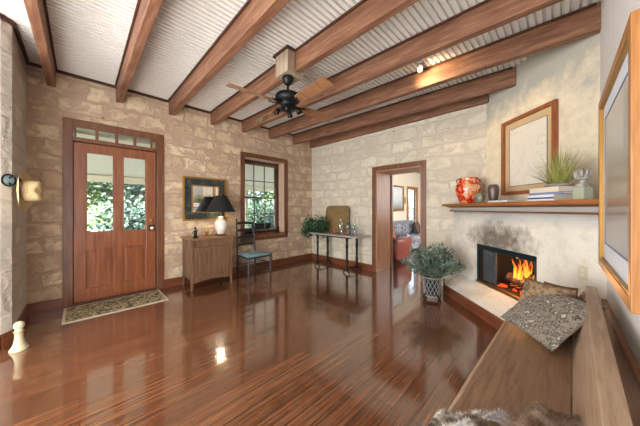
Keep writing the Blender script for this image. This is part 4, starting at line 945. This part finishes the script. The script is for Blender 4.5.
bm = BM(); box(bm, -.04, .04, -.02, 0, -.12, .12, .005); obj('backplate', bm, M['brass'], sc_); bm = BM(); tube(bm, bez((0, -.02, -.05), (0, -.12, -.08), (0, -.12, .02), 6), .008); lathe(bm, [(.02, .02), (.025, .03)], (0, -.12, 0), 10); obj('arm', bm, M['brass'], sc_); bm = BM(); lathe(bm, [(.012, .03), (.012, .13), (.002, .15)], (0, -.12, 0), 8); obj('candle', bm, plain('ivory_wax', '#ddd2b8', .5), sc_)

# ------------------------------------------------------------------ outside: porch, garden
bm = BM(); box(bm, -4, 9, YA + TH, YA + TH + 2.7, -.16, -.02); struct('porch_floor', bm, plain('grey_porch_boards', '#b8b1a6', .8))
bm = BM(); y = YA + TH
loft(bm, [[(x, y, 2.72), (x, y + 2.6, 2.12), (x, y + 2.6, 2.2), (x, y, 2.8)] for x in (-4, 12.4)]); box(bm, -4, 12.4, y + 2.45, y + 2.6, 1.98, 2.13); struct('porch_ceiling', bm, plain('cream_porch_ceiling', '#ece2c8', .7))
for k, x in enumerate((-2.6, 1.75, 4.1, 6.6)):
    t = empty('porch_post', (x, YA + TH + 2.52, -.02), 0, ['pale porch post left of the front door view', 'pale porch post between front door and window view', 'pale porch post right of centre in the window view', 'pale porch post farthest right along the porch'][k], 'post', 'porch posts')
    bm = BM(); box(bm, -.05, .05, -.05, .05, 0, 2.0, .006); obj('shaft', bm, plain('cream_post', '#cdbf9f', .7), t); bm = BM(); box(bm, -.07, .07, -.07, .07, 0, .12, .006); obj('base_block', bm, plain('cream_post_base', '#c4b696', .7), t)
bm = BM(); box(bm, -30, 40, YA + TH + .0, 60, -.4, -.2); box(bm, 12.4, 40, -10, YA + TH, -.4, -.2); struct('ground', bm, speckle('dry_grass_ground', ['#3f4a26', '#59622f', '#7d7a48', '#4a5a2c'], 3))
def pchair(loc, rz, label):
    t = empty('porch_chair', loc, rz, label, 'chair', 'black iron chairs on the porch')
    for sx in (-1, 1):
        bm = BM(); tube(bm, bez((sx * .26, -.32, .0), (sx * .28, -.05, .75), (sx * .26, .28, .62), 10), .014, 6); obj('armrest', bm, M['black_iron'], t, True)
        bm = BM(); tube(bm, [(sx * .24, .28, 0), (sx * .24, .22, .45), (sx * .24, .34, .98)], .014, 6); obj('leg', bm, M['black_iron'], t, True)
    bm = BM(); box(bm, -.25, .25, -.25, .25, .42, .45, .01); obj('seat', bm, M['black_iron'], t)
    bm = BM(); loft(bm, [[(-.22, .24, .5), (.22, .24, .5), (.22, .255, .5), (-.22, .255, .5)], [(-.26, .33, .96), (.26, .33, .96), (.26, .345, .96), (-.26, .345, .96)]]); obj('backrest', bm, M['black_iron'], t)
pchair((.0, 6.25, -.02), 1.9, 'black iron porch chair seen through the door, left one'); pchair((1.15, 6.3, -.02), -1.7, 'black iron porch chair seen through the door, right one'); pchair((3.75, 6.2, -.02), 2.6, 'black iron porch chair seen through the window')
gm = [leafmat('leaf_green', '#1a2a13', '#33491f', '#5c7036', 1.2), leafmat('leaf_dark', '#121f10', '#24391c', '#46592f', 1.2), leafmat('leaf_blue', '#223227', '#3b503e', '#627258', 1.2)]
rr = random.Random(21)
def tree(name, x, y_, h_, r, label, mi, n=1800, trunk=True):
    t = empty(name, (x, y_, -.2), rr.uniform(0, 6), label, 'tree' if trunk else 'bush', 'trees and bushes beyond the porch')
    if trunk:
        bm = BM(); tube(bm, [(0, 0, 0), (.06, .03, h_ * .3), (-.05, .1, h_ * .55), (.1, 0, h_ * .8)], [.13, .10, .08, .03], 8)
        for q in range(4): a = q * 1.6; tube(bm, [(0, .03, h_ * .35), (math.cos(a) * r * .3, math.sin(a) * r * .3, h_ * .55), (math.cos(a) * r * .6, math.sin(a) * r * .6, h_ * .72)], [.06, .04, .015], 6)
        obj('trunk', bm, plain('bark', '#6b5a48', .9), t)
    bm = BM()
    for q in range(7):
        a = rr.uniform(0, 6.3); d_ = r * rr.uniform(.1, .55); z = h_ * (rr.uniform(.5, .85) if trunk else rr.uniform(.3, .6))
        leafbush(bm, (math.cos(a) * d_, math.sin(a) * d_, z), r * .55, r * .55, h_ * (.22 if trunk else .34), n // 7, .17 if trunk else .13, rr)
    obj('foliage', bm, gm[mi], t)
spec = [(-2.6, 11, 3.4, 2.2, 1, 1, 'leafy tree at the far left of the door view'), (-.6, 12.5, 4.0, 2.4, 0, 1, 'bright green tree behind the left door pane'), (1.5, 13, 3.8, 2.4, 1, 1, 'dark green tree behind the right door pane'), (-1.0, 9.6, 2.3, 1.5, 0, 0, 'round bush low behind the left door pane'), (1.5, 9.9, 2.3, 1.5, 2, 0, 'blue-green bush low behind the right door pane'),
        (3.6, 10.5, 3.6, 1.7, 0, 1, 'tree with a bare trunk nearest the window'), (5.8, 12.5, 4.4, 2.5, 2, 1, 'pale green tree in the middle of the window view'), (7.8, 12, 3.6, 2.2, 0, 1, 'bright green tree at the right of the window view'), (6.2, 9.7, 2.2, 1.7, 1, 0, 'low dark bush in the window view'),
        (13.5, 9.5, 4.4, 2.3, 0, 1, 'tall tree outside the far room window'), (10.5, 7.9, 2.0, 1.2, 1, 0, 'bush outside the far room window'), (3.6, 16, 4.5, 2.8, 1, 1, 'distant dark tree between door and window views'), (-5.5, 14, 4.5, 2.8, 0, 1, 'distant green tree left of the porch')]
for x, y_, h_, r, mi, tr_, lab in spec: tree('garden_tree' if tr_ else 'garden_bush', x, y_, h_, r, lab, mi, 4200 if tr_ else 2600, bool(tr_))
bm = BM(); rings = []
for i in range(41):
    x = -30 + 1.8 * i; hgt = 4.2 + 1.2 * mnoise.noise(Vector((x * .12, 3, 0))) + .5 * mnoise.noise(Vector((x * .6, 1, 0)))
    rings.append([(x, 26, -.5), (x, 28, hgt * .6), (x, 31, hgt), (x, 36, hgt * .8), (x, 40, -.5)])
loft(bm, rings); struct('hills', bm, speckle('wooded_hill', ['#25381f', '#3d5730', '#5d7544', '#37502b'], 1.6), smooth=True)
